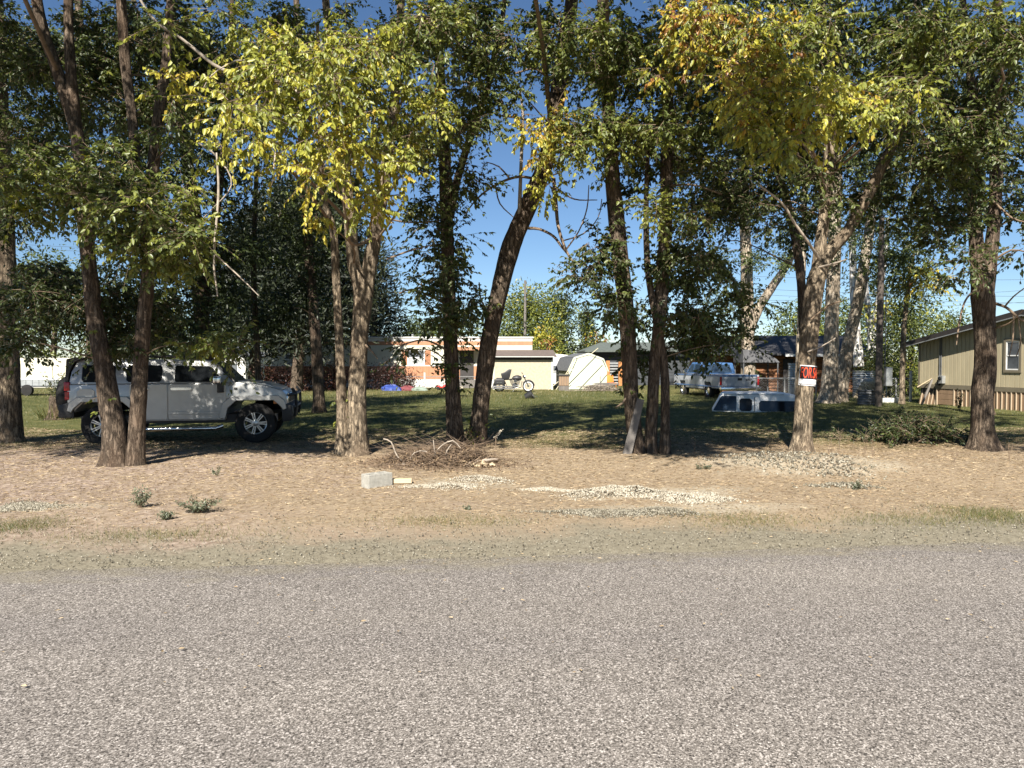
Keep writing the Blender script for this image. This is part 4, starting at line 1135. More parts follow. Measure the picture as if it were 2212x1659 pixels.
    # wheels
    def wheel(x, y, out):
        w = thing_part('wheel', root, (x, y, 0.40))
        s = -1 if out < 0 else 1
        MB().lathe((0, 0, 0), (0, s, 0), [(0.225, -0.10), (0.30, -0.125), (0.375, -0.12), (0.40, -0.09), (0.405, 0.0), (0.40, 0.09), (0.375, 0.12), (0.30, 0.125), (0.225, 0.11)], 40).build('tyre', M['rubber'], w, True)
        rim = MB().lathe((0, 0, 0), (0, s, 0), [(0.228, -0.10), (0.215, 0.02), (0.205, 0.10), (0.225, 0.115)], 40)
        for k in range(7):
            a = 2 * math.pi * k / 7
            for dd in (-0.13, 0.13):
                c = Vector((math.cos(a + dd) * 0.14, s * 0.095, math.sin(a + dd) * 0.14))
                rim.box(c, (0.16, 0.03, 0.022), Matrix.Rotation(-(a + dd * 0.4), 3, 'Y'))
        rim.lathe((0, 0, 0), (0, s, 0), [(0.0, 0.115), (0.05, 0.115), (0.075, 0.10), (0.08, 0.07)], 24)
        rim.build('rim', M['alloy'], w, True)
        MB().lathe((0, 0, 0), (0, s, 0), [(0.0, -0.02), (0.16, -0.01), (0.17, 0.02)], 24).build('brake_disc', M['black_trim'], w, True)
    for x in (0.0, -2.84):
        wheel(x, 0.13, -1)
        wheel(x, W - 0.13, 1)
    # tail: spare wheel in a black cover, lamps, bumper
    sp = MB().lathe((-3.47, W / 2, 0.94), (-1, 0, 0), [(0.0, 0.44), (0.18, 0.43), (0.36, 0.40), (0.41, 0.33), (0.415, 0.16), (0.40, 0.06), (0.30, 0.0)], 40)
    sp.build('spare_wheel', M['rubber'], root, True)
    MB().prism([(-3.50, 1.70), (-3.36, 1.735), (-3.1, 1.74), (-3.2, 1.70), (-3.36, 1.64), (-3.44, 1.45), (-3.47, 1.25), (-3.53, 1.25)], 0.10, W - 0.10).build('tail_frame', M['black_trim'], root, False, 0.01, 1)
    for y in (0.045, W - 0.115):
        MB().box((-3.475, y + 0.03, 1.17), (0.10, 0.10, 0.17)).build('tail_lamp', M['red_lamp'], root, True, 0.01, 2)
        MB().box((-3.475, y + 0.03, 0.99), (0.08, 0.09, 0.16)).build('reflector', M['red_lamp'], root, True, 0.008, 1)
    MB().prism([(-3.62, 0.56), (-3.62, 0.80), (-3.44, 0.86), (-3.36, 0.86), (-3.34, 0.56)], 0.0, W).build('rear_bumper', M['black_trim'], root, True, 0.02, 2)
    # fuel flap recess on the rear quarter
    sheet(rr(-3.30, -2.98, 0.92, 1.12, 0.05), 'quarter_panel', M['silver'], 0.014, both=False)
    # nose
    MB().prism([(0.52, 0.50), (0.55, 0.42), (0.70, 0.44), (0.74, 0.60), (0.72, 0.76), (0.62, 0.79), (0.52, 0.76)], -0.01, W + 0.01).build('front_bumper', M['black_trim'], root, True, 0.02, 2)
    gr = MB().span((0.60, 0.28, 0.80), (0.645, W - 0.28, 1.0)).build('grille', M['chrome'], root, True, 0.01, 1)
    for k in range(7):
        y = 0.45 + k * 0.165
        MB().span((0.635, y - 0.05, 0.82), (0.655, y + 0.05, 0.98)).build('grille_slot', M['black_trim'], gr)
    for s in (0, 1):
        ys = (0.05, 0.29) if s == 0 else (W - 0.29, W - 0.05)
        hl = MB().span((0.46, ys[0], 0.79), (0.645, ys[1], 0.955)).build('headlight', M['clear_lamp'], root, True, 0.012, 2)
        yb = ys[0] if s == 0 else ys[1]
        MB().span((0.35, yb - 0.012, 0.79), (0.458, yb + 0.05, 0.95)).build('turn_signal', M['amber'], root, True, 0.01, 1)
    bg_ = MB()
    for y in (0.35, W - 0.35):
        bg_.tube([(0.74, y, 0.5), (0.78, y, 0.75), (0.77, y, 1.0), (0.69, y, 1.10)], 0.03, 8)
    for z in (0.72, 0.98):
        bg_.tube([(0.64, 0.08, z - 0.02), (0.73, 0.2, z), (0.77, 0.4, z), (0.77, W - 0.4, z), (0.73, W - 0.2, z), (0.64, W - 0.08, z - 0.02)], 0.028, 8)
    bg_.build('brush_guard', M['black_trim'], root, True)
    # mirror, side step, roof rails
    for s in (-1, 1):
        y = 0.02 if s < 0 else W - 0.02
        mm = MB().box((-0.70, y + s * 0.13, 1.285), (0.15, 0.2, 0.16)).build('mirror', M['chrome'], root, True, 0.04, 3)
        MB().box((-0.66, y + s * 0.03, 1.13), (0.12, 0.08, 0.20)).build('mirror_bracket', M['black_trim'], mm, True, 0.01, 1)
        y2 = -0.03 if s < 0 else W + 0.03
        MB().tube([(-2.2, y2 + 0.04 * (s < 0), 0.36), (-2.1, y2, 0.315), (-0.75, y2, 0.315), (-0.62, y2 + 0.04 * (s < 0), 0.36)], 0.045, 10).build('side_step', M['chrome'], root, True)
        y3 = 0.24 if s < 0 else W - 0.24
        MB().tube([(-3.0, y3, 1.72), (-2.9, y3, 1.765), (-1.3, y3, 1.745), (-1.18, y3, 1.69)], 0.022, 8).build('roof_rail', M['black_trim'], root, True)
    for x in (-2.5, -1.7):
        MB().tube([(x, 0.24, 1.765), (x, W - 0.24, 1.765)], 0.02, 8).build('cross_bar', M['black_trim'], root, True)
    MB().box((-0.56 + 0.18, 0.03, 1.11), (0.06, 0.02, 0.04)).build('badge', M['black_trim'], root)

def thing_part(name, parent, loc, rot=None):
    o = bpy.data.objects.new(name, None)
    link(o); o.parent = parent; o.location = loc
    if rot: o.rotation_euler = rot
    return o
build_suv()

# ------------------------------------------------------------------ white and blue pickup seen from its tail
def build_pickup():
    Y = 33.3
    o = P(1597, 860, Y)
    root = thing('pickup_truck', 'old white pickup truck with a blue stripe, seen from its tailgate', 'pickup', (o.x, Y, gz(o.x, Y) - 0.03), R(100))
    w = 0.96
    side = [(0.0, 0.50), (0.0, 1.13), (2.15, 1.13), (2.15, 1.13), (5.2, 1.10), (5.3, 0.55), (4.6, 0.50), (4.5, 0.78), (3.85, 0.78), (3.75, 0.45), (1.75, 0.45), (1.62, 0.78), (0.95, 0.78), (0.82, 0.50)]
    side = [p for i, p in enumerate(side) if i != 3]
    MB().prism(side, -w, w).build('body', M['truck_white'], root, True, 0.03, 2)
    MB().prism([(2.18, 1.135), (2.26, 1.66), (3.35, 1.69), (3.85, 1.135)], -w + 0.04, w - 0.04, lambda z: max(0, z - 1.14) * 0.22).build('cab', M['blue_paint'], root, True, 0.05, 2)
    MB().add([(2.165, -0.72, 1.2), (2.165, 0.72, 1.2), (2.23, 0.62, 1.58), (2.23, -0.62, 1.58), (2.2, -0.72, 1.2), (2.2, 0.72, 1.2), (2.27, 0.62, 1.58), (2.27, -0.62, 1.58)],
             [(0, 1, 2, 3), (7, 6, 5, 4), (0, 4, 5, 1), (3, 2, 6, 7), (1, 5, 6, 2), (0, 3, 7, 4)]).build('rear_window', M['glass_blue'], root)
    for s in (1, -1):
        ys = lambda z: s * (w - 0.035 - max(0, z - 1.14) * 0.22)
        MB().add([(2.3, ys(1.2), 1.2), (2.95, ys(1.2), 1.2), (2.95, ys(1.6), 1.6), (2.36, ys(1.6), 1.6)], [(0, 1, 2, 3)]).build('window', M['glass_blue'], root)
        MB().add([(3.0, ys(1.2), 1.2), (3.6, ys(1.2), 1.2), (3.35, ys(1.6), 1.6), (3.0, ys(1.6), 1.6)], [(0, 1, 2, 3)]).build('window', M['glass_blue'], root)
        MB().span((0.02, s * w - 0.006, 1.05), (5.15, s * w + 0.012, 1.118)).build('stripe', M['blue_paint'], root)
        MB().span((0.1, s * w - 0.006, 0.56), (5.1, s * w + 0.012, 0.62)).build('stripe', M['blue_paint'], root)
        MB().span((-0.03, s * 0.95 - 0.09 * (s > 0), 0.66), (0.04, s * 0.95 + 0.09 * (s < 0), 1.04)).build('tail_lamp', M['red_lamp'], root, False, 0.008, 1)
        MB().box((3.55, s * (w + 0.1), 1.28), (0.1, 0.18, 0.2)).build('mirror', M['chrome'], root, True, 0.02, 1)
    tg = MB().span((-0.035, -0.84, 0.60), (0.0 - 0.004, 0.84, 1.12)).build('tailgate', M['truck_white'], root, False, 0.012, 1)
    MB().span((-0.045, -0.835, 1.045), (-0.037, 0.835, 1.115)).build('stripe', M['blue_paint'], tg)
    MB().span((-0.05, -0.10, 0.87), (-0.037, 0.10, 0.98)).build('handle', M['black_trim'], tg)
    for k in range(4):
        MB().box((-0.041, -0.33 - k * 0.07, 0.90), (0.01, 0.03, 0.10), Matrix.Rotation(R(18), 3, 'X')).build('badge_bar', M['black_trim'], tg)
    MB().span((-0.2, -0.97, 0.42), (-0.02, 0.97, 0.575)).build('bumper', M['chrome'], root, True, 0.03, 2)
    for x in (1.28, 4.18):
        for s in (1, -1):
            wq = thing_part('wheel', root, (x, s * 0.83, 0.37))
            MB().lathe((0, 0, 0), (0, s, 0), [(0.2, -0.1), (0.34, -0.11), (0.37, -0.07), (0.37, 0.07), (0.34, 0.11), (0.2, 0.1)], 28).build('tyre', M['rubber'], wq, True)
            MB().lathe((0, 0, 0), (0, s, 0), [(0.0, 0.07), (0.08, 0.08), (0.19, 0.05), (0.205, 0.1)], 24).build('rim', M['chrome'], wq, True)
build_pickup()

# ------------------------------------------------------------------ camper shell lying on the grass
def build_topper():
    Y = 24.9
    a = P(1537, 888, Y)
    k = px(Y)
    root = thing('camper_shell', 'white truck camper shell with dark windows lying on the grass', 'camper shell', (a.x, Y, gz(a.x, Y) - 0.03), R(-15))
    L = 196 * k
    H = 0.66
    prof = [(0, 0), (0.33, H * 0.93), (0.42, H * 0.985), (1.0, H), (2.2, H * 0.99), (2.65, H * 0.90), (L - 0.12, H * 0.74), (L, H * 0.62), (L, 0)]
    tf = lambda z: z * 0.16
    MB().prism(prof, 0, 1.75, tf).build('shell', M['white_paint'], root, True, 0.035, 3)
    def win(ol, name='window', mat='glass'):
        n = len(ol)
        vs = [(x, tf(z) - 0.008, z) for x, z in ol] + [(x, tf(z) + 0.02, z) for x, z in ol]
        f = [tuple(range(n)), tuple(range(2 * n - 1, n - 1, -1))] + [(i, (i + 1) % n, (i + 1) % n + n, i + n) for i in range(n)]
        MB().add(vs, f).build(name, M[mat], root)
    def rr(x0, x1, z0, z1, c=0.05, sl=0.0):
        return [(x0 + c, z0), (x1 - c, z0), (x1, z0 + c), (x1, z1 - c), (x1 - c, z1), (x0 + c + sl, z1), (x0 + sl, z1 - c), (x0, z0 + c)]
    win(rr(0.06, 0.80, 0.05, 0.55, 0.03, 0.24), 'window', 'glass_blue')
    win(rr(0.90, 1.30, 0.05, 0.47, 0.06))
    win(rr(1.52, 2.80, 0.05, 0.40, 0.07))
    MB().tube([(1.38, tf(0.0) - 0.01, 0.03), (1.38, tf(0.52) - 0.012, 0.52)], 0.008, 6).build('seam', M['black_trim'], root)
    MB().tube([(0.45, tf(0.60) - 0.012, 0.60), (2.3, tf(0.60) - 0.012, 0.605)], 0.008, 6).build('drip_rail', M['chrome'], root)
build_topper()

# ------------------------------------------------------------------ motorcycle in front of the flat roofed shed
def build_bike():
    Y = 41.0
    a = P(1110, 845, Y)
    root = thing('motorcycle', 'black and chrome cruiser motorcycle with whitewall tyres and saddlebags', 'motorcycle', (a.x, Y, 0.0))
    for x, nm in ((0.80, 'front'), (-0.80, 'rear')):
        w = thing_part('wheel', root, (x, 0, 0.315))
        MB().ring((0, 0, 0), (0, 1, 0), 0.26, 0.062, 32, 10).build('tyre', M['rubber'], w, True)
        for s in (-1, 1):
            MB().lathe((0, 0, 0), (0, s, 0), [(0.195, 0.03), (0.20, 0.058), (0.25, 0.066), (0.255, 0.05)], 32).build('whitewall', M['white_paint'], w, True)
        r = MB().ring((0, 0, 0), (0, 1, 0), 0.19, 0.018, 28, 6)
        for k in range(18):
            an = math.pi * 2 * k / 18
            r.tube([(0, 0.03 * (-1) ** k, 0), (0.19 * math.cos(an), 0, 0.19 * math.sin(an))], 0.004, 4)
        r.cyl((0, -0.06, 0), (0, 0.06, 0), 0.06, 14)
        r.build('rim', M['chrome'], w, True)
    def fender(cx, a0, a1, r, name):
        f = MB(); vs, fs = [], []
        n = 14
        for i in range(n + 1):
            an = R(a0 + (a1 - a0) * i / n)
            for (y, rr) in ((-0.085, r - 0.05), (-0.075, r), (0.075, r), (0.085, r - 0.05)):
                vs.append((cx + rr * math.cos(an), y, 0.315 + rr * math.sin(an)))
        for i in range(n):
            for j in range(3):
                q = i * 4 + j
                fs.append((q, q + 1, q + 5, q + 4))
        f.add(vs, fs).build(name, M['leather'], root, True)
    fender(0.80, 5, 150, 0.36, 'front_fender')
    fender(-0.80, 20, 185, 0.37, 'rear_fender')
    fk = MB()
    for y in (-0.1, 0.1):
        fk.tube([(0.80, y, 0.315), (0.62, y, 0.70), (0.52, y, 0.93)], 0.026, 8)
    fk.build('fork', M['steel'], root, True)
    MB().tube([(0.46, -0.38, 1.0), (0.44, -0.3, 1.06), (0.50, -0.12, 0.98), (0.50, 0.12, 0.98), (0.44, 0.3, 1.06), (0.46, 0.38, 1.0)], 0.017, 8).build('handlebar', M['chrome'], root, True)
    MB().lathe((0.60, 0, 0.84), (1, 0, 0), [(0.0, -0.12), (0.06, -0.11), (0.085, -0.03), (0.09, 0.05), (0.0, 0.07)], 18).build('headlamp', M['chrome'], root, True)
    tk = MB().lathe((-0.05, 0, 0.76), (1, 0, 0), [(0.0, -0.06), (0.10, 0.0), (0.155, 0.16), (0.16, 0.30), (0.11, 0.46), (0.0, 0.5)], 18)
    tk.build('fuel_tank', M['leather'], root, True)
    MB().prism([(-0.95, 0.66), (-0.55, 0.64), (-0.05, 0.68), (-0.02, 0.74), (-0.35, 0.72), (-0.60, 0.78), (-0.98, 0.78)], -0.15, 0.15).build('seat', M['leather'], root, True, 0.03, 2)
    MB().prism([(-0.64, 0.72), (-0.30, 0.70), (-0.22, 0.80), (-0.12, 1.24), (-0.28, 1.26), (-0.52, 1.08), (-0.72, 1.02), (-0.70, 0.92)], -0.2, 0.2).build('luggage_roll', M['leather'], root, True, 0.03, 2)
    for s in (-1, 1):
        b = MB().box((-0.80, s * 0.25, 0.55), (0.58, 0.16, 0.32)).build('saddlebag', M['leather'], root, True, 0.05, 3)
        MB().box((-0.80, s * 0.338, 0.52), (0.30, 0.012, 0.03)).build('strap', M['chrome'], b)
    en = MB()
    for (x, t) in ((0.20, -22), (-0.06, 22)):
        rot = Matrix.Rotation(R(-t), 3, 'Y')
        for k in range(7):
            en.box(Vector((x, 0, 0.42)) + rot @ Vector((0, 0, k * 0.034)), (0.19, 0.22, 0.018), rot)
        en.box(Vector((x, 0, 0.42)) + rot @ Vector((0, 0, 0.26)), (0.16, 0.2, 0.06), rot)
    en.lathe((0.06, 0, 0.34), (0, 1, 0), [(0, -0.17), (0.13, -0.16), (0.16, -0.10), (0.16, 0.10), (0.13, 0.16), (0, 0.17)], 20)
    en.build('engine', M['steel'], root, True)
    MB().cyl((0.08, -0.16, 0.60), (0.08, -0.26, 0.60), 0.09, 18).build('air_cleaner', M['steel'], root, True)
    for dz in (0.0, 0.1):
        MB().tube([(0.25, -0.15, 0.42), (0.28, -0.2, 0.26 + dz), (0.0, -0.22, 0.20 + dz), (-1.2, -0.22, 0.20 + dz)], [0.025, 0.028, 0.03, 0.045], 10).build('exhaust_pipe', M['steel'], root, True)
    MB().tube([(0.45, -0.12, 0.60), (0.40, -0.14, 0.25), (-0.35, -0.12, 0.22), (-0.5, -0.1, 0.6)], 0.02, 6).build('frame', M['leather'], root, True)
    MB().tube([(0.05, -0.12, 0.25), (-0.08, -0.34, 0.0)], 0.014, 6).build('kickstand', M['chrome'], root)
build_bike()

# ------------------------------------------------------------------ black tub on the lawn in front of the motorcycle
def build_tub():
    a = P(1143, 863, 33)
    r = thing('tub', 'black plastic tub tipped over on the sunny strip of grass', 'tub', (a.x, 33, gz(a.x, 33) + 0.13), 0.3)
    f = MB().lathe((0, 0, 0), (0.8, -0.35, 0.45), [(0.0, -0.18), (0.15, -0.18), (0.21, 0.14), (0.235, 0.15), (0.235, 0.165), (0.20, 0.155), (0.14, -0.15), (0.0, -0.15)], 22)
    f.build('bucket', M['black_trim'], r, True)
    MB().tube([(0.1, -0.22, 0.05), (0.3, -0.28, -0.05), (0.26, 0.05, -0.1)], 0.008, 6).build('handle', M['chrome'], r, True)
build_tub()

# ------------------------------------------------------------------ long cream and rust trailer home
def build_trailer():
    Y = 48.0
    k = px(Y)
    x0, x1 = P(572, 800, Y).x, P(1150, 800, Y).x
    Z = lambda dy: P(0, dy, Y).z
    root = thing('mobile_home', 'long cream trailer home with a rust coloured lower band and shuttered window', 'mobile home', (x0, Y, 0))
    L = x1 - x0
    D = 3.7
    MB().span((0, 0.03, 0), (L, D, Z(731))).build('wall', M['cream'], root)
    MB().span((-0.08, -0.06, Z(731) + 0.002), (L + 0.08, D + 0.06, Z(727.5))).build('roof', M['white_wall'], root, False, 0.02, 1)
    MB().span((0, -0.01, Z(745.5)), (L, 0.026, Z(737.5))).build('upper_band', M['rust'], root)
    MB().span((0, -0.012, Z(737.2)), (L, 0.026, Z(731.3))).build('eave_band', M['white_wall'], root)
    n = 14
    wpan = L / n
    me = mesh_of(MB().span((0.006, -0.004, Z(789.5)), (wpan - 0.006, 0.028, Z(745.8))), 'siding_panel', M['cream'])
    rep('siding_panel', me, root, [(i * wpan, 0, 0) for i in range(n)])
    m2 = 44
    wp = L / m2
    me = mesh_of(MB().prism([(0.004, Z(819)), (wp - 0.004, Z(819)), (wp - 0.004, Z(790.5)), (0.004, Z(790.5))], -0.01, 0.02).span((wp * 0.45, -0.022, Z(819)), (wp * 0.55, -0.011, Z(790.5))), 'rust_panel', M['rust'])
    rep('rust_panel', me, root, [(i * wp, 0, 0) for i in range(m2)])
    MB().span((0, -0.018, Z(791)), (L, 0.025, Z(789.4))).build('belt_trim', M['white_wall'], root)
    me = mesh_of(MB().span((0.01, 0.0, 0), (wp * 2 - 0.01, 0.026, Z(819.2))), 'skirting_panel', M['white_wall'])
    rep('skirting_panel', me, root, [(i * wp * 2, 0, 0) for i in range(22)])
    def window(xa, xb, ya, yb, shutters=True):
        a, b = P(xa, 0, Y).x - x0, P(xb, 0, Y).x - x0
        za, zb = Z(yb), Z(ya)
        f = MB()
        for q in (((a - 0.05, -0.035, za - 0.05), (b + 0.05, -0.006, za)), ((a - 0.05, -0.035, zb), (b + 0.05, -0.006, zb + 0.05)), ((a - 0.05, -0.036, za), (a, -0.006, zb)), ((b, -0.036, za), (b + 0.05, -0.006, zb)), ((a, -0.034, (za + zb) / 2 - 0.02), (b, -0.006, (za + zb) / 2 + 0.02))):
            f.span(*q)
        w = f.build('window', M['white_paint'], root)
        MB().span((a, -0.014, (za + zb) / 2 + 0.02), (b, -0.0065, zb)).build('pane', M['window'], w)
        MB().span((a, -0.012, za), (b, -0.0065, (za + zb) / 2 - 0.02)).build('pane', M['curtain'], w)
        if shutters:
            for (c, d) in ((a - 0.44, a - 0.07), (b + 0.07, b + 0.44)):
                s = MB().span((c, -0.03, za - 0.06), (d, -0.006, zb + 0.04))
                for j in range(9):
                    z = za + (zb - za) * (j + 0.3) / 9
                    s.box(((c + d) / 2, -0.036, z), (d - c - 0.06, 0.02, 0.05), Matrix.Rotation(R(25), 3, 'X'))
                s.build('shutter', M['rust'], root)
    window(879, 913, 758, 786)
    window(678, 693, 774, 785, False)
    window(610, 625, 766, 786, False)
    a, b = P(992, 0, Y).x - x0, P(1022, 0, Y).x - x0
    MB().span((a, -0.05, Z(830)), (b, -0.025, Z(757))).build('door', M['fascia'], root)
    MB().span((a - 0.3, -1.0, Z(757)), (b + 0.5, -0.026, Z(750))).build('awning', M['rust'], root)
    MB().span((a - 0.2, -1.0, 0), (b + 0.2, -0.06, 0.5)).build('step', M['plank'], root)
    MB().box((P(822, 0, Y).x - x0, -0.03, Z(757)), (0.12, 0.05, 0.12)).build('outlet_box', M['black_trim'], root)
    MB().cyl((9.4, 1.5, Z(727)), (9.4, 1.5, Z(720)), 0.08, 10).build('vent_pipe', M['galv'], root)
build_trailer()

# ------------------------------------------------------------------ flat roofed shed
def build_shed():
    Y = 44.0
    x0, x1 = P(1064, 0, Y).x, P(1196, 0, Y).x
    L = x1 - x0
    Z = lambda dy: P(0, dy, Y).z
    root = thing('shed', 'small cream shed with a low brown roof behind the motorcycle', 'shed', (x0, Y, 0))
    MB().span((0, 0.02, 0), (L, 3.2, Z(771))).build('wall', M['stucco'], root)
    n = 3
    for i in range(n):
        MB().span((i * L / n + 0.008, 0, 0.02), ((i + 1) * L / n - 0.008, 0.018, Z(777.5))).build('wall_board', M['stucco'], root)
    for x in (0.0, L - 0.1):
        MB().span((x - 0.002, -0.02, 0), (x + 0.1, -0.001, Z(777.5))).build('corner_board', M['barn'], root)
    MB().prism([(-0.2, Z(771.5)), (L + 0.05, Z(771.5)), (L + 0.05, Z(770)), (-0.2, Z(770))], -0.35, -0.30).build('drip_edge', M['white_wall'], root)
    MB().add([(-0.2, -0.32, Z(770)), (L + 0.2, -0.32, Z(770)), (L + 0.2, 3.4, Z(754)), (-0.2, 3.4, Z(754)), (-0.2, -0.32, Z(771.4)), (L + 0.2, -0.32, Z(771.4)), (L + 0.2, 3.4, Z(757)), (-0.2, 3.4, Z(757))],
             [(0, 1, 2, 3), (7, 6, 5, 4), (0, 4, 5, 1), (1, 5, 6, 2), (2, 6, 7, 3), (3, 7, 4, 0)]).build('roof', M['brown_roof'], root)
    MB().span((0, -0.05, Z(777)), (L - 0.02, -0.003, Z(771.6))).build('fascia', M['fascia'], root)
build_shed()

# ------------------------------------------------------------------ barn shaped shed with poles leaning on it
def build_barn():
    Y = 44.5
    X = lambda dx: P(dx, 0, Y).x
    Z = lambda dy: P(0, dy, Y).z
    xl, xr, xm = X(1231), X(1317), X(1275)
    root = thing('barn_shed', 'pale green sheet metal shed with a barn shaped gable', 'shed', (xl, Y, 0), R(9))
    pts = [(0, 0), (xr - xl, 0), (xr - xl, Z(800.5)), (X(1306) - xl, Z(777)), (xm - xl, Z(765.5)), (X(1244) - xl, Z(774.5)), (0, Z(800.5))]
    MB().prism(pts, 0, 3.6).build('wall', M['barn'], root)
    w = xr - xl
    n = 8
    for i in range(n):
        a, b = i * w / n + 0.006, (i + 1) * w / n - 0.006
        def top(x):
            q = pts[2:]
            for (p0, p1) in zip(q[:-1], q[1:]):
                if p1[0] <= x <= p0[0]:
                    t = (x - p1[0]) / max(1e-6, p0[0] - p1[0])
                    return p1[1] + (p0[1] - p1[1]) * t
            return q[0][1]
        MB().prism([(a, 0.02), (b, 0.02), (b, top(b) - 0.03), (a, top(a) - 0.03)], -0.014, -0.001).build('gable_panel', M['barn'], root)
    roof = [(-0.06, Z(801.5)), (X(1243) - xl - 0.03, Z(773)), (xm - xl, Z(763.5)), (X(1307) - xl + 0.03, Z(775.5)), (w + 0.06, Z(801.5))]
    for (p0, p1) in zip(roof[:-1], roof[1:]):
        d = Vector((p1[0] - p0[0], 0, p1[1] - p0[1])).normalized()
        nn = Vector((-d.z, 0, d.x)) * 0.04
        MB().prism([p0, p1, (p1[0] + nn.x, p1[1] + nn.z), (p0[0] + nn.x, p0[1] + nn.z)], -0.02, 3.7).build('roof_panel', M['grey_roof'], root)
        MB().prism([(p0[0], p0[1] - 0.07), (p1[0], p1[1] - 0.07), (p1[0] + nn.x, p1[1] + nn.z), (p0[0] + nn.x, p0[1] + nn.z)], -0.05, -0.021).build('gable_trim', M['barn'], root)
build_barn()
for i, (a, b, r, lab) in enumerate([((1184, 842, 43.4), (1292, 752, 44.4), 0.02, 'longest pale pole leaning across the barn shaped shed'),
                                   ((1201, 826, 43.6), (1246, 770, 44.4), 0.02, 'pale pole leaning on the left edge of the barn shaped gable'),
                                   ((1221, 842, 43.6), (1300, 776, 44.4), 0.02, 'pole leaning over the middle of the barn shaped gable'),
                                   ((1258, 842, 43.7), (1310, 795, 44.4), 0.02, 'short low pole leaning at the right foot of the barn shaped gable')]):
    p, q = P(*a), P(*b)
    p.z = 0.0
    root = MB().tube([p, q], r, 8).build('pole', M['pale_pole'], None, True)
    tag(root, lab, 'pole', 'poles leaning on the barn shaped shed')

def build_cabinet():
    Y = 42.5
    a, b = P(1209, 0, Y), P(1231, 0, Y)
    r = thing('wooden_cabinet', 'weathered wooden cabinet standing left of the barn shaped shed', 'cabinet', (a.x, Y, 0))
    w = b.x - a.x
    MB().span((0, 0.03, 0.0), (w, 0.6, 0.86)).build('case', M['plank'], r)
    for k in range(4):
        MB().span((k * w / 4 + 0.008, 0.0, 0.3), ((k + 1) * w / 4 - 0.008, 0.028, 0.84)).build('board', M['skirt'], r)
    MB().span((-0.05, -0.05, 0.862), (w + 0.05, 0.65, 0.93)).build('top', M['fascia'], r)
build_cabinet()

# ------------------------------------------------------------------ white awning trailer behind, dark grey house, log house
def build_white_back():
    Y = 50
    a, b = P(1190, 0, Y), P(1262, 0, Y)
    z = lambda dy: P(0, dy, Y).z
    r = thing('white_trailer', 'white trailer showing between the two sheds', 'trailer', (a.x, Y, 0))
    L = b.x - a.x
    MB().prism([(0, 0), (L, 0), (L, z(770)), (L * 0.7, z(768)), (0.3, z(764)), (0, z(766))], 0, 2.4).build('body', M['white_wall'], r, False, 0.05, 2)
    MB().span((0, -0.02, z(806)), (L, -0.001, z(801))).build('stripe', M['galv'], r)
    MB().span((0.2, -0.03, z(800)), (L * 0.5, -0.002, z(790))).build('window', M['window'], r)
build_white_back()

def build_grey_house():
    Y = 52
    X = lambda d: P(d, 0, Y).x
    Z = lambda d: P(0, d, Y).z
    x0 = X(1292)
    r = thing('house', 'dark slate grey house with orange wood posts beside the barn shaped shed', 'house', (x0, Y, 0))
    L = X(1500) - x0
    MB().span((0, 0.02, 0), (L, 6, Z(756))).build('wall', M['slate'], r)
    for k in range(11):
        z0 = k * 0.23
        if z0 + 0.22 < Z(756):
            MB().span((0, -0.01, z0 + 0.006), (L, 0.018, z0 + 0.222)).build('siding_board', M['slate'], r)
    zr, ze = Z(737), Z(757)
    MB().add([(-0.9, -0.7, ze), (L + 0.5, -0.7, ze), (L + 0.5, 3, zr), (0.6, 3, zr), (-0.9, -0.7, ze - 0.12), (L + 0.5, -0.7, ze - 0.12), (L + 0.5, 6.7, ze - 0.1), (-0.9, 6.7, ze - 0.1), (L + 0.5, 6.7, ze), (-0.9, 6.7, ze)],
             [(0, 1, 2, 3), (3, 2, 8, 9), (0, 3, 9), (1, 8, 2), (0, 4, 5, 1), (4, 7, 6, 5), (1, 5, 6, 8), (8, 6, 7, 9), (9, 7, 4, 0)]).build('roof', M['green_roof'], r)
    for d in (1311, 1338):
        MB().span((X(d) - x0, -0.42, 0), (X(d) - x0 + 0.24, -0.2, Z(779))).build('post', M['orange_wood'], r)
    for k in range(8):
        zz = Z(783 + k * 6)
        MB().span((X(1318.5) - x0, -0.36, zz - 0.1), (X(1337) - x0, -0.28, zz)).build('slat', M['galv'], r)
    w = MB().span((X(1345) - x0, -0.03, Z(790)), (X(1375) - x0, -0.012, Z(766))).build('window', M['window'], r)
build_grey_house()

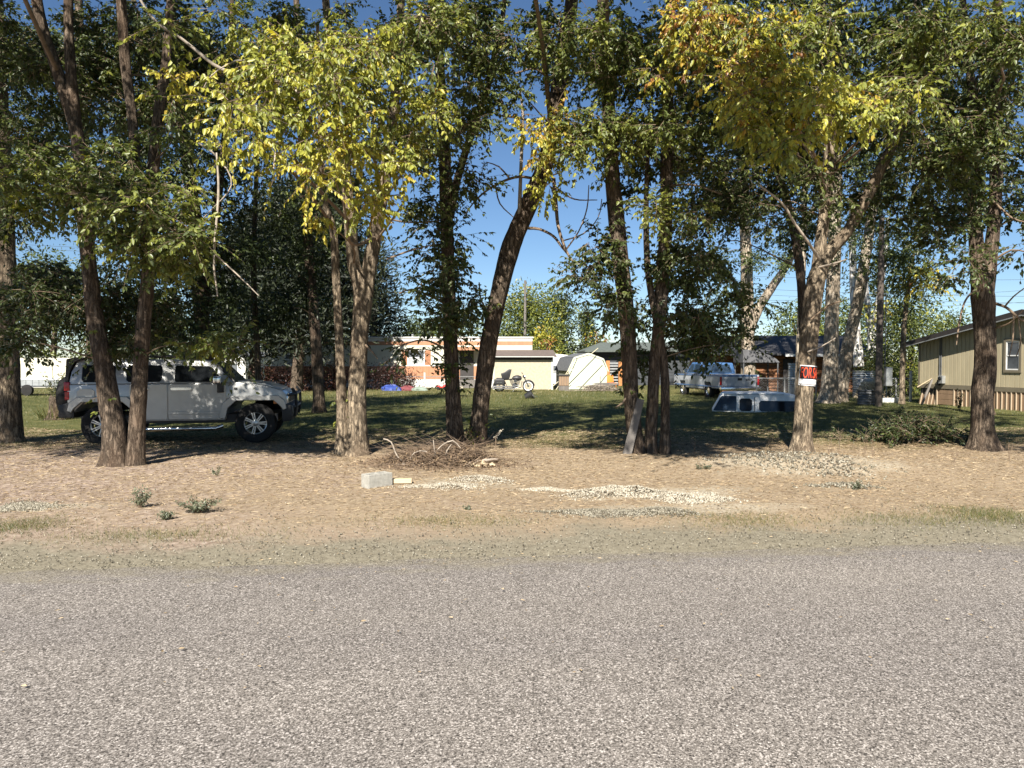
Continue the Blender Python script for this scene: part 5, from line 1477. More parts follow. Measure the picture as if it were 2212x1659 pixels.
def build_log_house():
    Y = 40
    X = lambda d: P(d, 0, Y).x
    Z = lambda d: P(0, d, Y).z
    x0 = X(1560)
    L = X(1878) - x0
    r = thing('log_house', 'orange brown log house with a dark roof behind the sign tree', 'house', (x0, Y, 0))
    MB().span((0.1, 0.06, 0), (L - 0.1, 7, Z(766))).build('wall', M['log'], r)
    h = Z(768)
    n = 11
    me = mesh_of(MB().tube([(-0.15, 0.1, 0), (L + 0.15, 0.1, 0)], h / n / 2, 10), 'log', M['log'], smooth=True)
    rep('log', me, r, [(0, 0, (i + 0.5) * h / n) for i in range(n)])
    zr, ze = Z(720), Z(764)
    MB().add([(-0.6, -0.8, ze), (L + 0.6, -0.8, ze), (L + 0.6, 3.5, zr), (-0.6, 3.5, zr), (-0.6, -0.8, ze - 0.1), (L + 0.6, -0.8, ze - 0.1), (L + 0.6, 7.8, ze - 0.1), (-0.6, 7.8, ze - 0.1), (L + 0.6, 7.8, ze), (-0.6, 7.8, ze)],
             [(0, 1, 2, 3), (3, 2, 8, 9), (0, 4, 5, 1), (4, 7, 6, 5), (0, 3, 9, 7, 4), (1, 5, 6, 8, 2), (8, 6, 7, 9)]).build('roof', M['dark_roof'], r)
    MB().span((X(1692) - x0, -0.86, ze - 0.16), (L + 0.6, -0.805, ze - 0.02)).build('gutter', M['white_paint'], r)
    MB().span((X(1745) - x0, -0.04, Z(800)), (X(1765) - x0, 0.02, Z(776))).build('window', M['window'], r)
    MB().span((X(1700) - x0, -0.03, 0.05), (X(1722) - x0, 0.03, Z(775))).build('door', M['fascia'], r)
    ch = MB().cyl((X(1667) - x0, 2.6, Z(738)), (X(1667) - x0, 2.6, Z(698)), 0.10, 14).build('chimney_pipe', M['galv_dark'], r, True)
    MB().lathe((X(1667) - x0, 2.6, Z(698)), (0, 0, 1), [(0.13, -0.05), (0.15, 0.0), (0.15, 0.05), (0.0, 0.09)], 14).build('chimney_cap', M['galv_dark'], ch, True)
build_log_house()

def build_canopy():
    Y = 37.5
    X = lambda d: P(d, 0, Y).x
    Z = lambda d: P(0, d, Y).z
    x0 = X(1612)
    w = X(1692) - x0
    r = thing('carport', 'grey arched canopy in front of the log house wall', 'carport', (x0, Y, 0))
    arc = [(w * i / 12, Z(782) + (Z(755) - Z(782)) * math.sin(math.pi * (0.5 + 0.5 * i / 12)) ** 0.7 if i else Z(755)) for i in range(13)]
    arc = [(x, max(z, Z(782))) for x, z in arc]
    MB().prism([(0, Z(783))] + arc + [(w, Z(783))], -0.02, 1.6).build('cover', M['canvas'], r, False)
    for x in (0.06, w - 0.06):
        for y in (0.05, 1.5):
            MB().cyl((x, y, 0), (x, y, Z(783)), 0.035, 8).build('leg', M['galv_dark'], r, True)
build_canopy()

# ------------------------------------------------------------------ tan mobile home at the right
def build_tan():
    A = Vector((16.3, 29.6, 0))
    ang = math.atan2(-0.987, 0.161)
    r = thing('mobile_home', 'tan grooved board mobile home with a dark gable roof on the right', 'mobile home', A, ang)
    L, D, XR = 10.4, 12.0, 5.2
    zt = lambda x: 2.43 + 0.166 * (x if x < XR else 2 * XR - x)
    MB().prism([(0, 0.64), (L, 0.64), (L, zt(L)), (XR, zt(XR)), (0, zt(0))], 0.02, D).build('wall', M['tan_trim'], r)
    n = 52
    for i in range(n):
        a, b = i * L / n + 0.012, (i + 1) * L / n - 0.012
        if b < XR < a + L / n: pass
        MB().prism([(a, 0.78), (b, 0.78), (b, zt(b) - 0.02), (a, zt(a) - 0.02)], -0.010, 0.018).build('siding_board', M['tan'], r)
    MB().span((-0.03, -0.035, 0.63), (L + 0.03, 0.018, 0.79)).build('belt_trim', M['tan_trim'], r)
    MB().span((-0.03, -0.028, 0.79), (0.07, 0.01, zt(0) - 0.05)).build('corner_trim', M['tan_trim'], r)
    MB().span((0.03, 0.06, 0), (L - 0.03, D - 0.1, 0.63)).build('base', M['fascia'], r)
    wp = 0.2
    me = mesh_of(MB().span((0.002, 0.0, -0.05), (wp - 0.002, 0.03, 0.628)), 'skirting_panel', M['skirt'])
    rib = mesh_of(MB().span((0.0, -0.03, -0.05), (0.034, -0.001, 0.626)), 'skirting_rib', M['skirt_rib'])
    locs = [(i * wp, 0, 0) for i in range(int(L / wp)) if not (1.0 <= i * wp + 0.1 <= 1.9)]
    rots = [(R(-9) if x < 0.9 else 0, R(4) * (x < 0.9), 0) for i, (x, _, _) in enumerate(locs)]
    rep('skirting_panel', me, r, locs, rots)
    rep('skirting_rib', rib, r, [(x + 0.075, y - 0.001, z) for x, y, z in locs], rots)
    for k in range(3):
        MB().span((1.02, -0.01, 0.02 + k * 0.205), (1.88, 0.03, 0.215 + k * 0.205)).build('hatch_board', M['skirt'], r, False, 0.006, 1)
    MB().box((1.02, -0.02, 0.31), (0.05, 0.04, 0.62)).build('hatch_post', M['skirt_rib'], r)
    # roof with its overhang
    o = 0.34
    for (xa, xb) in ((-0.4, XR), (XR, L + 0.4)):
        za, zb = zt(xa), zt(xb)
        MB().prism([(xa, za + 0.01), (xb, zb + 0.01), (xb, zb + 0.09), (xa, za + 0.09)], -o, D + 0.3).build('roof', M['dark_roof'], r)
        MB().prism([(xa, za - 0.09), (xb, zb - 0.09), (xb, zb + 0.095), (xa, za + 0.095)], -o - 0.035, -o - 0.002).build('fascia', M['fascia'], r)
        MB().prism([(xa, za - 0.12), (xb, zb - 0.12), (xb, zb - 0.085), (xa, za - 0.085)], -o - 0.045, -o - 0.036).build('drip_edge', M['galv'], r)
    # window
    f = MB()
    a, b, za, zb = 4.25, 4.80, 1.38, 2.36
    for q in (((a - 0.09, -0.05, za - 0.09), (b + 0.09, -0.01, za)), ((a - 0.09, -0.05, zb), (b + 0.09, -0.01, zb + 0.09)), ((a - 0.09, -0.05, za), (a, -0.01, zb)), ((b, -0.05, za), (b + 0.09, -0.01, zb))):
        f.span(*q)
    w = f.build('window', M['tan_trim'], r)
    g = MB()
    for q in (((a, -0.035, za), (a + 0.04, -0.01, zb)), ((b - 0.04, -0.035, za), (b, -0.01, zb)), ((a + 0.04, -0.034, za), (b - 0.04, -0.01, za + 0.04)), ((a + 0.04, -0.034, zb - 0.04), (b - 0.04, -0.01, zb)), ((a + 0.04, -0.036, (za + zb) / 2 - 0.02), (b - 0.04, -0.01, (za + zb) / 2 + 0.02))):
        g.span(*q)
    g.build('sash', M['white_paint'], w)
    MB().span((a + 0.04, -0.018, za + 0.04), (b - 0.04, -0.0095, zb - 0.04)).build('pane', M['window'], w)
    # meter box, conduits
    mbx = MB().box((1.34, -0.09, 0.98), (0.24, 0.14, 0.30)).build('meter_box', M['galv'], r, False, 0.01, 1)
    MB().lathe((1.34, -0.16, 1.02), (0, -1, 0), [(0.07, 0), (0.07, 0.05), (0.0, 0.07)], 14).build('meter', M['glass'], mbx, True)
    for x in (1.16, 1.24):
        MB().tube([(x, -0.04, 0.80), (x, -0.04, zt(x) - 0.05)], 0.018, 6).build('conduit', M['galv_dark'], r, True)
    MB().box((1.15, -0.06, 0.86), (0.1, 0.08, 0.22)).build('junction_box', M['black_trim'], r)
    MB().cyl((4.4, 1.5, zt(4.4) + 0.05), (4.4, 1.5, zt(4.4) + 0.42), 0.12, 12).build('roof_vent', M['galv_dark'], r, True)
build_tan()

def local_tan(x, y, z=0.0):
    ang = math.atan2(-0.987, 0.161)
    return Vector((16.3 + math.cos(ang) * x - math.sin(ang) * y, 29.6 + math.sin(ang) * x + math.cos(ang) * y, z))
b = MB().tube([local_tan(1.12, -0.75, 0.0), local_tan(0.80, -0.06, 0.98)], 0.045, 4).build('board', M['plank'])
tag(b, 'dark board leaning against the tan skirting below the meter box', 'board')
b = MB().tube([local_tan(0.30, -0.3, 0.66), local_tan(0.78, -0.06, 1.0)], 0.03, 4).build('board', M['raw_wood'])
tag(b, 'short pale stick propped on the trim of the tan mobile home', 'board')
b = MB().box(local_tan(-0.45, -0.9, 0.10), (0.85, 0.4, 0.2)).build('block', M['white_wall'], None, False, 0.04, 2)
tag(b, 'low whitish slab lying at the corner of the tan mobile home', 'slab')

# ------------------------------------------------------------------ things on the far left
def build_vinyl_fence():
    Y = 46
    xa, xb = P(-60, 0, Y).x, P(262, 0, Y).x
    r = thing('vinyl_fence', 'tall cream vinyl fence behind the tail of the silver vehicle', 'fence', (xa, Y, 0))
    L = xb - xa
    H = 1.93
    n = int(L / 0.15)
    me = mesh_of(MB().span((0.004, 0, 0.12), (0.146, 0.03, H - 0.14)), 'fence_board', M['vinyl'])
    rep('fence_board', me, r, [(i * 0.15, 0, 0) for i in range(n)])
    MB().span((0, -0.012, H - 0.24), (L, 0.042, H - 0.02)).build('top_rail', M['vinyl'], r)
    MB().span((0, -0.012, 0.05), (L, 0.042, 0.2)).build('bottom_rail', M['vinyl'], r)
    me = mesh_of(MB().span((-0.065, -0.05, 0), (0.065, 0.08, H + 0.02)).prism([(-0.075, H + 0.021), (0.075, H + 0.021), (0, H + 0.07)], -0.06, 0.09), 'post', M['vinyl'])
    rep('post', me, r, [(i * 2.05 + 0.35, 0, 0) for i in range(int(L / 2.05) + 1)])
build_vinyl_fence()

def build_white_gable():
    Y = 51
    X = lambda d: P(d, 0, Y).x
    Z = lambda d: P(0, d, Y).z
    x0 = X(430)
    r = thing('white_house', 'white gabled trailer end showing past the vehicle windscreen', 'house', (x0, Y, 0))
    w = X(522) - x0
    MB().prism([(0, 0), (w, 0), (w, Z(770)), (w * 0.55, Z(752)), (0, Z(772))], 0, 9).build('wall', M['white_wall'], r)
    for i in range(12):
        z0 = i * 0.2
        MB().span((0.02, -0.012, z0 + 0.01), (w - 0.02, -0.001, z0 + 0.192)).build('siding_board', M['white_wall'], r)
    for (a, b) in (((-0.2, Z(776)), (w * 0.55, Z(750))), ((w * 0.55, Z(750)), (w + 0.15, Z(772)))):
        MB().prism([a, b, (b[0], b[1] + 0.12), (a[0], a[1] + 0.12)], -0.3, 9.2).build('roof', M['grey_roof'], r)
    MB().span((w * 0.6, -0.03, Z(812)), (w * 0.8, -0.013, Z(785))).build('window', M['window'], r)
build_white_gable()

def build_pedestal():
    Y = 44
    a = P(537, 0, Y)
    z = lambda d: P(0, d, Y).z
    r = thing('meter_pedestal', 'grey electric meter box on a post beyond the vehicle hood', 'meter box', (a.x, Y, 0))
    MB().span((-0.05, -0.05, 0), (0.05, 0.05, z(806))).build('post', M['galv_dark'], r)
    MB().span((-0.24, -0.12, z(806)), (0.24, 0.1, z(779))).build('box', M['galv'], r, False, 0.02, 1)
    for k in range(4):
        MB().box((-0.12 + 0.22 * (k % 2), -0.125, z(788 + 9 * (k // 2))), (0.07, 0.02, 0.08)).build('breaker', M['black_trim'], r)
build_pedestal()

def build_utility_trailer():
    Y = 36
    X = lambda d: P(d, 0, Y).x
    x0 = X(-60)
    L = X(112) - x0
    r = thing('utility_trailer', 'low grey trailer with ribbed sides parked beyond the left lawn', 'trailer', (x0, Y, 0))
    MB().span((0, 0, 0.42), (L, 1.6, 0.5)).build('bed', M['galv_dark'], r)
    n = 12
    for i in range(n):
        MB().span((i * L / n + 0.01, -0.02, 0.5), ((i + 1) * L / n - 0.01, 0.03, 0.80)).build('side_board', M['galv'], r)
    MB().span((0, -0.04, 0.80), (L + 0.4, 0.05, 0.87)).build('rail', M['white_paint'], r)
    for x in (L * 0.35, L * 0.6):
        w = MB().lathe((x, -0.1, 0.28), (0, -1, 0), [(0.0, 0.0), (0.16, 0.02), (0.27, 0.0), (0.28, -0.16)], 20).build('wheel', M['rubber'], r, True)
    MB().tube([(L, 0.8, 0.45), (L + 0.9, 0.8, 0.42)], 0.04, 6).build('hitch', M['galv_dark'], r)
build_utility_trailer()
a = P(160, 843, 37)
b = MB().box((a.x, 37, 0.20), (1.4, 0.3, 0.14)).build('beam', M['white_wall'], None, False, 0.01, 1)
tag(b, 'white beam lying beyond the stump on the left lawn', 'beam')

def build_stump():
    Y = 21.5
    a = P(126, 902, Y)
    r = thing('tree_stump', 'broken tree stump with weeds behind the tail of the vehicle', 'stump', (a.x, Y, gz(a.x, Y)))
    v, q, C, rad = trunk_arrays([(0, 0, -0.05), (0.02, 0, 0.25), (0.0, 0, 0.62)], [0.27, 0.25, 0.25], 30, 0.16, 0.5, 4.0, 0.06)
    top = v[-30:]
    v[-30:, 2] += 0.1 * rng.normal(size=30)
    k = len(v)
    v = np.concatenate([v, [[0, 0, 0.56]]])
    t = [(k - 30 + j, k - 30 + (j + 1) % 30, k) for j in range(30)]
    np_mesh('trunk', v, q, t, M['bark_red'], r, True)
    n = 260
    an = rng.uniform(0, 2 * np.pi, n)
    rr = rng.uniform(0.22, 0.5, n)
    base = np.stack([rr * np.cos(an), rr * np.sin(an), 0 * an], 1)
    ax = np.stack([0.4 * np.cos(an), 0.4 * np.sin(an), 1 + 0 * an], 1) + 0.3 * rng.normal(size=(n, 3))
    leaf_mesh('weeds', base, ax, rand_dirs(n), rng.uniform(0.2, 0.5, n), rng.uniform(0.01, 0.02, n), rng.uniform(0.3, 1.0, n), M['grass'], r)
build_stump()

# ------------------------------------------------------------------ chain link fences
def chain_fence(name, label, x0, x1, Y0, Y1, h, posts, white=()):
    a = Vector((x0, Y0, 0)); b = Vector((x1, Y1, 0))
    L = (b - a).length
    r = thing(name, label, 'fence', a, math.atan2(Y1 - Y0, x1 - x0), 'chain link fences')
    MB().tube([(0, 0, h), (L, 0, h)], 0.022, 6).build('top_rail', M['wire'], r, True)
    for t in posts:
        MB().cyl((L * t, 0.03, -0.05), (L * t, 0.03, h + 0.06), 0.03, 8).build('post', M['wire'], r, True)
    for t in white:
        MB().cyl((L * t, -0.05, -0.05), (L * t, -0.05, h * 1.35), 0.055, 8).build('post', M['white_paint'], r, True)
    p0, p1 = [], []
    s = 0.11
    for k in range(int(-h / s) - 1, int(L / s) + 1):
        for sg in (1, -1):
            xa, za, xb, zb = k * s, 0.03, k * s + h, h
            if sg < 0: za, zb = zb, za
            lo, hi = max(0, -xa / (xb - xa)), min(1, (L - xa) / (xb - xa))
            if hi > lo:
                p0.append((xa + (xb - xa) * lo, 0, za + (zb - za) * lo)); p1.append((xa + (xb - xa) * hi, 0, za + (zb - za) * hi))
    p0 = np.array(p0); p1 = np.array(p1)
    v, q = twig_tubes(p0, (p0 + p1) / 2, p1, 0.0028, 0.0028)
    o = np_mesh('mesh', v, q, None, M['wire'], r)
    o['kind'] = 'stuff'
chain_fence('chain_link_fence', 'chain link fence in front of the log house and tanks', P(1636, 0, 32).x, P(1985, 0, 31.2).x, 32, 31.2, 0.95, [0.02, 0.2, 0.4, 0.6, 0.84, 0.9], [0.985])
chain_fence('chain_link_fence', 'chain link fence with a white post before the rust coloured band', P(800, 0, 45.4).x, P(1060, 0, 45.6).x, 45.4, 45.6, 0.75, [0.1, 0.62, 0.9], [0.44])

# ------------------------------------------------------------------ tanks, firewood, pole with meter
def tank(label, dx, dy, Y, w, h, mat, z0=0.0):
    a = P(dx, dy, Y)
    r = thing('tank', label, 'tank', (a.x, Y, z0 if z0 else gz(a.x, Y)))
    prof = []
    n = max(6, int(h / 0.05))
    for i in range(n + 1):
        z = h * i / n
        prof.append((w / 2 + (0.018 if i % 2 else 0.0), z))
    prof += [(w / 2 + 0.03, h), (w / 2 + 0.03, h + 0.03), (w / 2 - 0.02, h + 0.03), (w / 2 - 0.04, h - 0.1), (0, h - 0.1)]
    MB().lathe((0, 0, 0), (0, 0, 1), prof, 36).build('wall', M[mat], r, True)
    return r
tank('dark round stock tank at the foot of the leaning pale trunk', 1875, 872, 28.2, 0.72, 0.55, 'galv_dark')
tank('bright galvanised ribbed tank beside the dark pole', 1868, 850, 35, 1.05, 1.18, 'galv')
tank('tall ribbed culvert pipe just left of the sign tree', 1711, 858, 35, 0.36, 1.6, 'galv')
def firewood():
    Y = 33.2
    r = thing('firewood_stack', 'stack of split firewood behind the dark stock tank', 'firewood', (P(1890, 0, Y).x, Y, 0))
    me = mesh_of(MB().cyl((0, -0.2, 0), (0, 0.2, 0), 0.07, 7), 'log', M['raw_wood'])
    locs, rots = [], []
    for j in range(6):
        for i in range(10 - j):
            locs.append((-0.6 + i * 0.145 + j * 0.07 + random.uniform(-0.01, 0.01), random.uniform(-0.05, 0.05), 0.07 + j * 0.125)); rots.append((0, random.uniform(0, 3), 0))
    rep('log', me, r, locs, rots)
firewood()

def power_pole(name, label, dx, Y, dytop, w, arms, box, mat='pole'):
    a = P(dx, 0, Y)
    zt = P(dx, dytop, Y).z
    r = thing(name, label, 'utility pole', (a.x, Y, gz(a.x, Y)), 0, 'utility poles')
    v, q, C, rd = trunk_arrays([(0, 0, -0.1), (0.02, 0, zt * 0.5), (0.03, 0, zt)], [w / 2, w * 0.46, w * 0.36], 14, 0.03, 0, dx, 0.3)
    np_mesh('pole', v, q, None, M[mat], r, True)
    for z in arms:
        MB().span((-0.9, -0.08, zt - z - 0.05), (0.9, 0.04, zt - z + 0.05)).build('crossarm', M['pole'], r)
        for x in (-0.8, -0.3, 0.3, 0.8):
            MB().lathe((x, -0.02, zt - z + 0.05), (0, 0, 1), [(0.04, 0), (0.05, 0.06), (0.02, 0.12), (0.0, 0.13)], 8).build('insulator', M['white_paint'], r, True)
    if box:
        MB().span((0.18, -0.2, 0.75), (0.42, 0.02, 1.45)).build('meter_box', M['galv'], r, False, 0.02, 1)
        MB().tube([(0.2, -0.05, 1.45), (0.2, -0.05, 4.2)], 0.02, 6).build('conduit', M['galv_dark'], r)
    return a, zt
power_pole('utility_pole', 'dark wooden pole with a grey box, standing by the tall green shrub', 1910, 27.3, 470, 0.25, [], True)
power_pole('utility_pole', 'thin grey power pole in front of the bright green tree', 1134, 57.5, 606, 0.24, [], False, 'plank')

PL = 'power lines crossing the sky'
def wire(label, a, b, sag, r=0.014):
    a, b = P(*a), P(*b)
    pts = [a.lerp(b, t / 16) - Vector((0, 0, sag * 4 * (t / 16) * (1 - t / 16))) for t in range(17)]
    o = MB().tube(pts, r, 4).build('power_line', M['black_trim'])
    tag(o, label, 'power line', PL)
wire('power line leaving the thin grey pole to the left, upper one', (1134, 640, 57.4), (300, 632, 60), 0.4)
wire('power line leaving the thin grey pole to the left, lower one', (1134, 650, 57.4), (300, 648, 60), 0.4)
wire('power line from the thin grey pole towards the right edge, upper one', (1134, 640, 57.4), (2400, 612, 62), 0.8)
wire('power line from the thin grey pole towards the right edge, lower one', (1134, 652, 57.4), (2400, 640, 62), 0.8)
for i, (ya, yb, lab) in enumerate([(596, 600, 'highest power line right of the dark twin stemmed tree'), (622, 640, 'second highest power line over the mobile home roof'), (634, 655, 'third power line down over the mobile home roof'),
                                   (668, 690, 'lower power line reaching the dark pole'), (684, 712, 'lowest power line just over the mobile home eave')]):
    wire(lab, (1600, ya, 62), (2450, yb, 58), 0.25)
wire('power line in the gap above the white fence, upper one', (-80, 520, 62), (480, 540, 62), 0.2)
wire('power line in the gap above the white fence, lower one', (-80, 528, 62), (480, 549, 62), 0.2)

# ------------------------------------------------------------------ FOR SALE sign bent round the trunk
def build_sign():
    Y = 13.0
    pb, pt_ = P(1740, 833, Y), P(1743.5, 790, Y)
    ax = (pt_ - pb).normalized()
    H = (pt_ - pb).length * 1.0
    Wd, Rs = 0.47, 0.160
    root = thing('sale_sign', 'red, black and white FOR SALE sign wrapped round a tree trunk', 'sign', pb)
    a0 = R(17)
    def mp(u, v, off=0.0):
        u2 = u * math.cos(R(3)) + (v - H / 2) * math.sin(R(3)) * 0.5
        v2 = v - u * math.sin(R(4))
        a = u2 / Rs + a0
        return Vector((math.sin(a) * (Rs + off), -math.cos(a) * (Rs + off), 0)) + ax * v2
    def plate(u0, u1, v0, v1, o0, o1, name, mat, par):
        n = 26
        vs, fs = [], []
        for i in range(n + 1):
            u = u0 + (u1 - u0) * i / n
            for (v, o) in ((v0, o0), (v0, o1), (v1, o1), (v1, o0)):
                vs.append(mp(u, v, o))
        for i in range(n):
            for j in range(4):
                fs.append((i * 4 + j, i * 4 + (j + 1) % 4, i * 4 + 4 + (j + 1) % 4, i * 4 + 4 + j))
        fs += [(0, 1, 2, 3), (n * 4 + 3, n * 4 + 2, n * 4 + 1, n * 4)]
        return MB().add(vs, fs).build(name, mat, par, True)
    pl = plate(-Wd / 2, Wd / 2, 0, H, 0.0, 0.004, 'plate', M['sign_white'], root)
    plate(-Wd / 2 + 0.013, Wd / 2 - 0.013, 0.014, H - 0.014, 0.0045, 0.006, 'black_field', M['sign_black'], pl)
    plate(-Wd / 2 + 0.021, Wd / 2 - 0.021, 0.026, 0.112, 0.0065, 0.008, 'white_panel', M['sign_white'], pl)
    for k in range(3):       # faint smears where the number was written
        plate(-0.12 + 0.09 * k, -0.07 + 0.09 * k, 0.055 + 0.008 * k, 0.061 + 0.008 * k, 0.0082, 0.0086, 'smear', M['galv'], pl)
    cu = bpy.data.curves.new('letters', 'FONT')
    cu.body = 'FOR SALE'
    cu.size = 1.0
    cu.space_word = 0.6
    tmp = link(bpy.data.objects.new('letters', cu))
    dg = bpy.context.evaluated_depsgraph_get()
    me = bpy.data.meshes.new_from_object(tmp.evaluated_get(dg))
    bpy.data.objects.remove(tmp)
    co = np.array([v.co[:] for v in me.vertices])
    mn, mxx = co.min(0), co.max(0)
    u = (co[:, 0] - mn[0]) / (mxx[0] - mn[0]) * (Wd - 0.066) - (Wd - 0.066) / 2
    v = (co[:, 1] - mn[1]) / (mxx[1] - mn[1]) * (H - 0.165) + 0.132
    bm = bmesh.new(); bm.from_mesh(me)
    # solid letters of 1.5 mm
    bmesh.ops.triangulate(bm, faces=bm.faces)
    for i, vv in enumerate(bm.verts):
        vv.co = mp(u[i], v[i], 0.0075)
    r = bmesh.ops.extrude_face_region(bm, geom=list(bm.faces))
    c = mp(0, H / 2, -Rs)
    for g in r['geom']:
        if isinstance(g, bmesh.types.BMVert):
            d = (g.co - c); d.z = 0
            g.co = g.co + d.normalized() * 0.0015
    bmesh.ops.recalc_face_normals(bm, faces=bm.faces)
    bm.to_mesh(me); bm.free()
    me.materials.clear(); me.materials.append(M['sign_red'])
    o = link(bpy.data.objects.new('letters', me)); o.parent = pl
build_sign()

# ------------------------------------------------------------------ concrete block, boards
def build_block():
    p = P(797, 1063, 9.4)
    r = thing('concrete_block', 'hollow grey concrete block standing beside the brush pile', 'concrete block', (p.x, 9.4, gz(p.x, 9.4) - 0.01), R(43))
    L, D, H, t = 0.36, 0.185, 0.185, 0.034
    m = bmesh.new()
    f = MB()
    f.span((0, 0, 0), (L, t, H)).span((0, D - t, 0), (L, D, H))
    for x in (0.0, L / 2 - t / 2, L - t):
        f.span((x + (0.002 if x > 0 else 0.001), t + 0.0005, 0.001), (x + t - 0.002, D - t - 0.0005, H - 0.0015))
    f.build('shell', M['concrete'], r, False, 0.008, 2)
    MB().span((t, t, -0.02), (L - t, D - t, 0.015)).build('dirt', M['skirt'], r)
build_block()
p = P(868, 1052, 9.75)
b = MB().box((p.x, 9.75, gz(p.x, 9.75) + 0.035), (0.27, 0.10, 0.06), Matrix.Rotation(R(4), 3, 'Z')).build('lumber', M['raw_wood'], None, False, 0.006, 1)
tag(b, 'short pale lumber offcut lying right of the concrete block', 'lumber')
p0, p1 = P(1354, 978, 12.75), P(1384, 862, 12.85)
p0.z = gz(p0.x, p0.y) - 0.02
d = (p1 - p0)
f = MB()
nrm = Vector((0, 1, 0)); sd = d.cross(nrm).normalized() * 0.078
th = Vector((0, 0.02, 0))
f.add([p0 - sd - th, p0 + sd - th, p1 + sd * 0.8 - th, p1 - sd * 0.8 - th, p0 - sd + th, p0 + sd + th, p1 + sd * 0.8 + th, p1 - sd * 0.8 + th],
      [(0, 1, 2, 3), (7, 6, 5, 4), (0, 4, 5, 1), (1, 5, 6, 2), (2, 6, 7, 3), (3, 7, 4, 0)])
b = f.build('plank', M['plank'], None, False, 0.005, 1)
tag(b, 'weathered grey plank leaning on the cluster of dark trunks', 'plank')

# ------------------------------------------------------------------ brush pile
def build_brush():
    c = P(945, 1010, 11.55)
    bx, by = c.x, 11.55
    z0 = gz(bx, by)
    r = thing('brush_pile', 'heap of dead twigs and brown leaves between two trees', 'brush pile', (bx, by, z0))
    def prof(x, y):
        return 0.25 * max(0, 1 - (x / 1.0) ** 2 - (y / 0.55) ** 2) ** 0.8 + 0.10 * math.exp(-((x - 0.55) / 0.3) ** 2 - (y / 0.3) ** 2)
    n = 1300
    x = rng.normal(size=n) * 0.42 + 0.05 * rng.normal(size=n)
    y = rng.normal(size=n) * 0.24
    h = np.array([prof(a, b) for a, b in zip(x, y)])
    z = h * rng.uniform(0.1, 1.05, n)
    an = rng.normal(size=n) * 0.5 + np.where(rng.uniform(size=n) < 0.5, 0.0, np.pi)
    L = rng.uniform(0.12, 0.55, n)
    d = np.stack([np.cos(an), np.sin(an) * 0.7, rng.normal(size=n) * 0.28], 1)
    p0 = np.stack([x, y, np.maximum(z, 0.01)], 1)
    p1 = p0 + d * (L * 0.5)[:, None] + rng.normal(size=(n, 3)) * 0.03
    p2 = p0 + d * L[:, None] + rng.normal(size=(n, 3)) * 0.06
    for q in (p1, p2): q[:, 2] = np.maximum(q[:, 2], 0.01)
    v, q = twig_tubes(p0, p1, p2, rng.uniform(0.002, 0.007, n), np.full(n, 0.0015))
    o = np_mesh('twigs', v, q, None, M['twig'], r); o['kind'] = 'stuff'
    n = 4200
    x = rng.normal(size=n) * 0.46; y = rng.normal(size=n) * 0.26
    z = np.array([prof(a, b) for a, b in zip(x, y)]) * rng.uniform(0.2, 1.0, n) + 0.012
    leaf_mesh('dead_leaves', np.stack([x, y, z], 1), rand_dirs(n), rand_dirs(n), rng.uniform(0.025, 0.07, n), rng.uniform(0.015, 0.035, n), np.clip(rng.normal(0.12, 0.2, n), 0, 1), M['litter'], r)
    P0 = np.array([bx, by, z0])
    arcs = [([(828, 948), (845, 955), (858, 985), (880, 1005)], 3), ([(880, 1005), (895, 978), (920, 975), (935, 990)], 2.5), ([(935, 985), (955, 962), (978, 952), (995, 968)], 3), ([(960, 1000), (965, 975), (975, 960)], 3),
            ([(860, 1022), (910, 1008), (960, 1002)], 7), ([(858, 1028), (905, 1012), (950, 1010)], 6), ([(1000, 1005), (1050, 994), (1075, 992)], 7), ([(990, 1018), (1030, 1000), (1060, 985)], 5), ([(935, 1030), (940, 990), (936, 950)], 3), ([(1010, 1020), (1020, 1000), (1040, 985)], 5)]
    for pts, w in arcs:
        pp = [np.array(P(a, b, 11.3)) - P0 for a, b in pts]
        for k in pp: k[2] = max(k[2], 0.015)
        v, q, _, _ = trunk_arrays(pp, [w * 0.5 * px(11.3)] * (len(pp) - 1) + [w * 0.25 * px(11.3)], 7, 0.1, 0, w, 0.06)
        np_mesh('branch', v, q, None, M['twig_pale' if w in (3, 7, 2.5) else 'twig'], r, True)
build_brush()
p = P(1043, 1013, 11.25)
b = MB()
vs = []
for i in range(9):
    t = i / 8 - 0.5
    for (yy, zz) in ((-0.05, 0.005), (-0.03, 0.05), (0.03, 0.06), (0.05, 0.01)):
        vs.append((p.x + t * 0.38, 11.25 + yy * (1 - abs(t) * 0.8) + 0.03 * t, gz(p.x, 11.25) + zz * (1 - abs(t)) + 0.02 + 0.02 * math.sin(i * 2)))
b.add(vs, [(i * 4 + j, i * 4 + (j + 1) % 4, i * 4 + 4 + (j + 1) % 4, i * 4 + 4 + j) for i in range(8) for j in range(4)] + [(0, 1, 2, 3), (35, 34, 33, 32)])
tag(b.build('bark_slab', M['raw_wood'], None, True), 'curled pale slab of bark at the right end of the brush pile', 'bark')

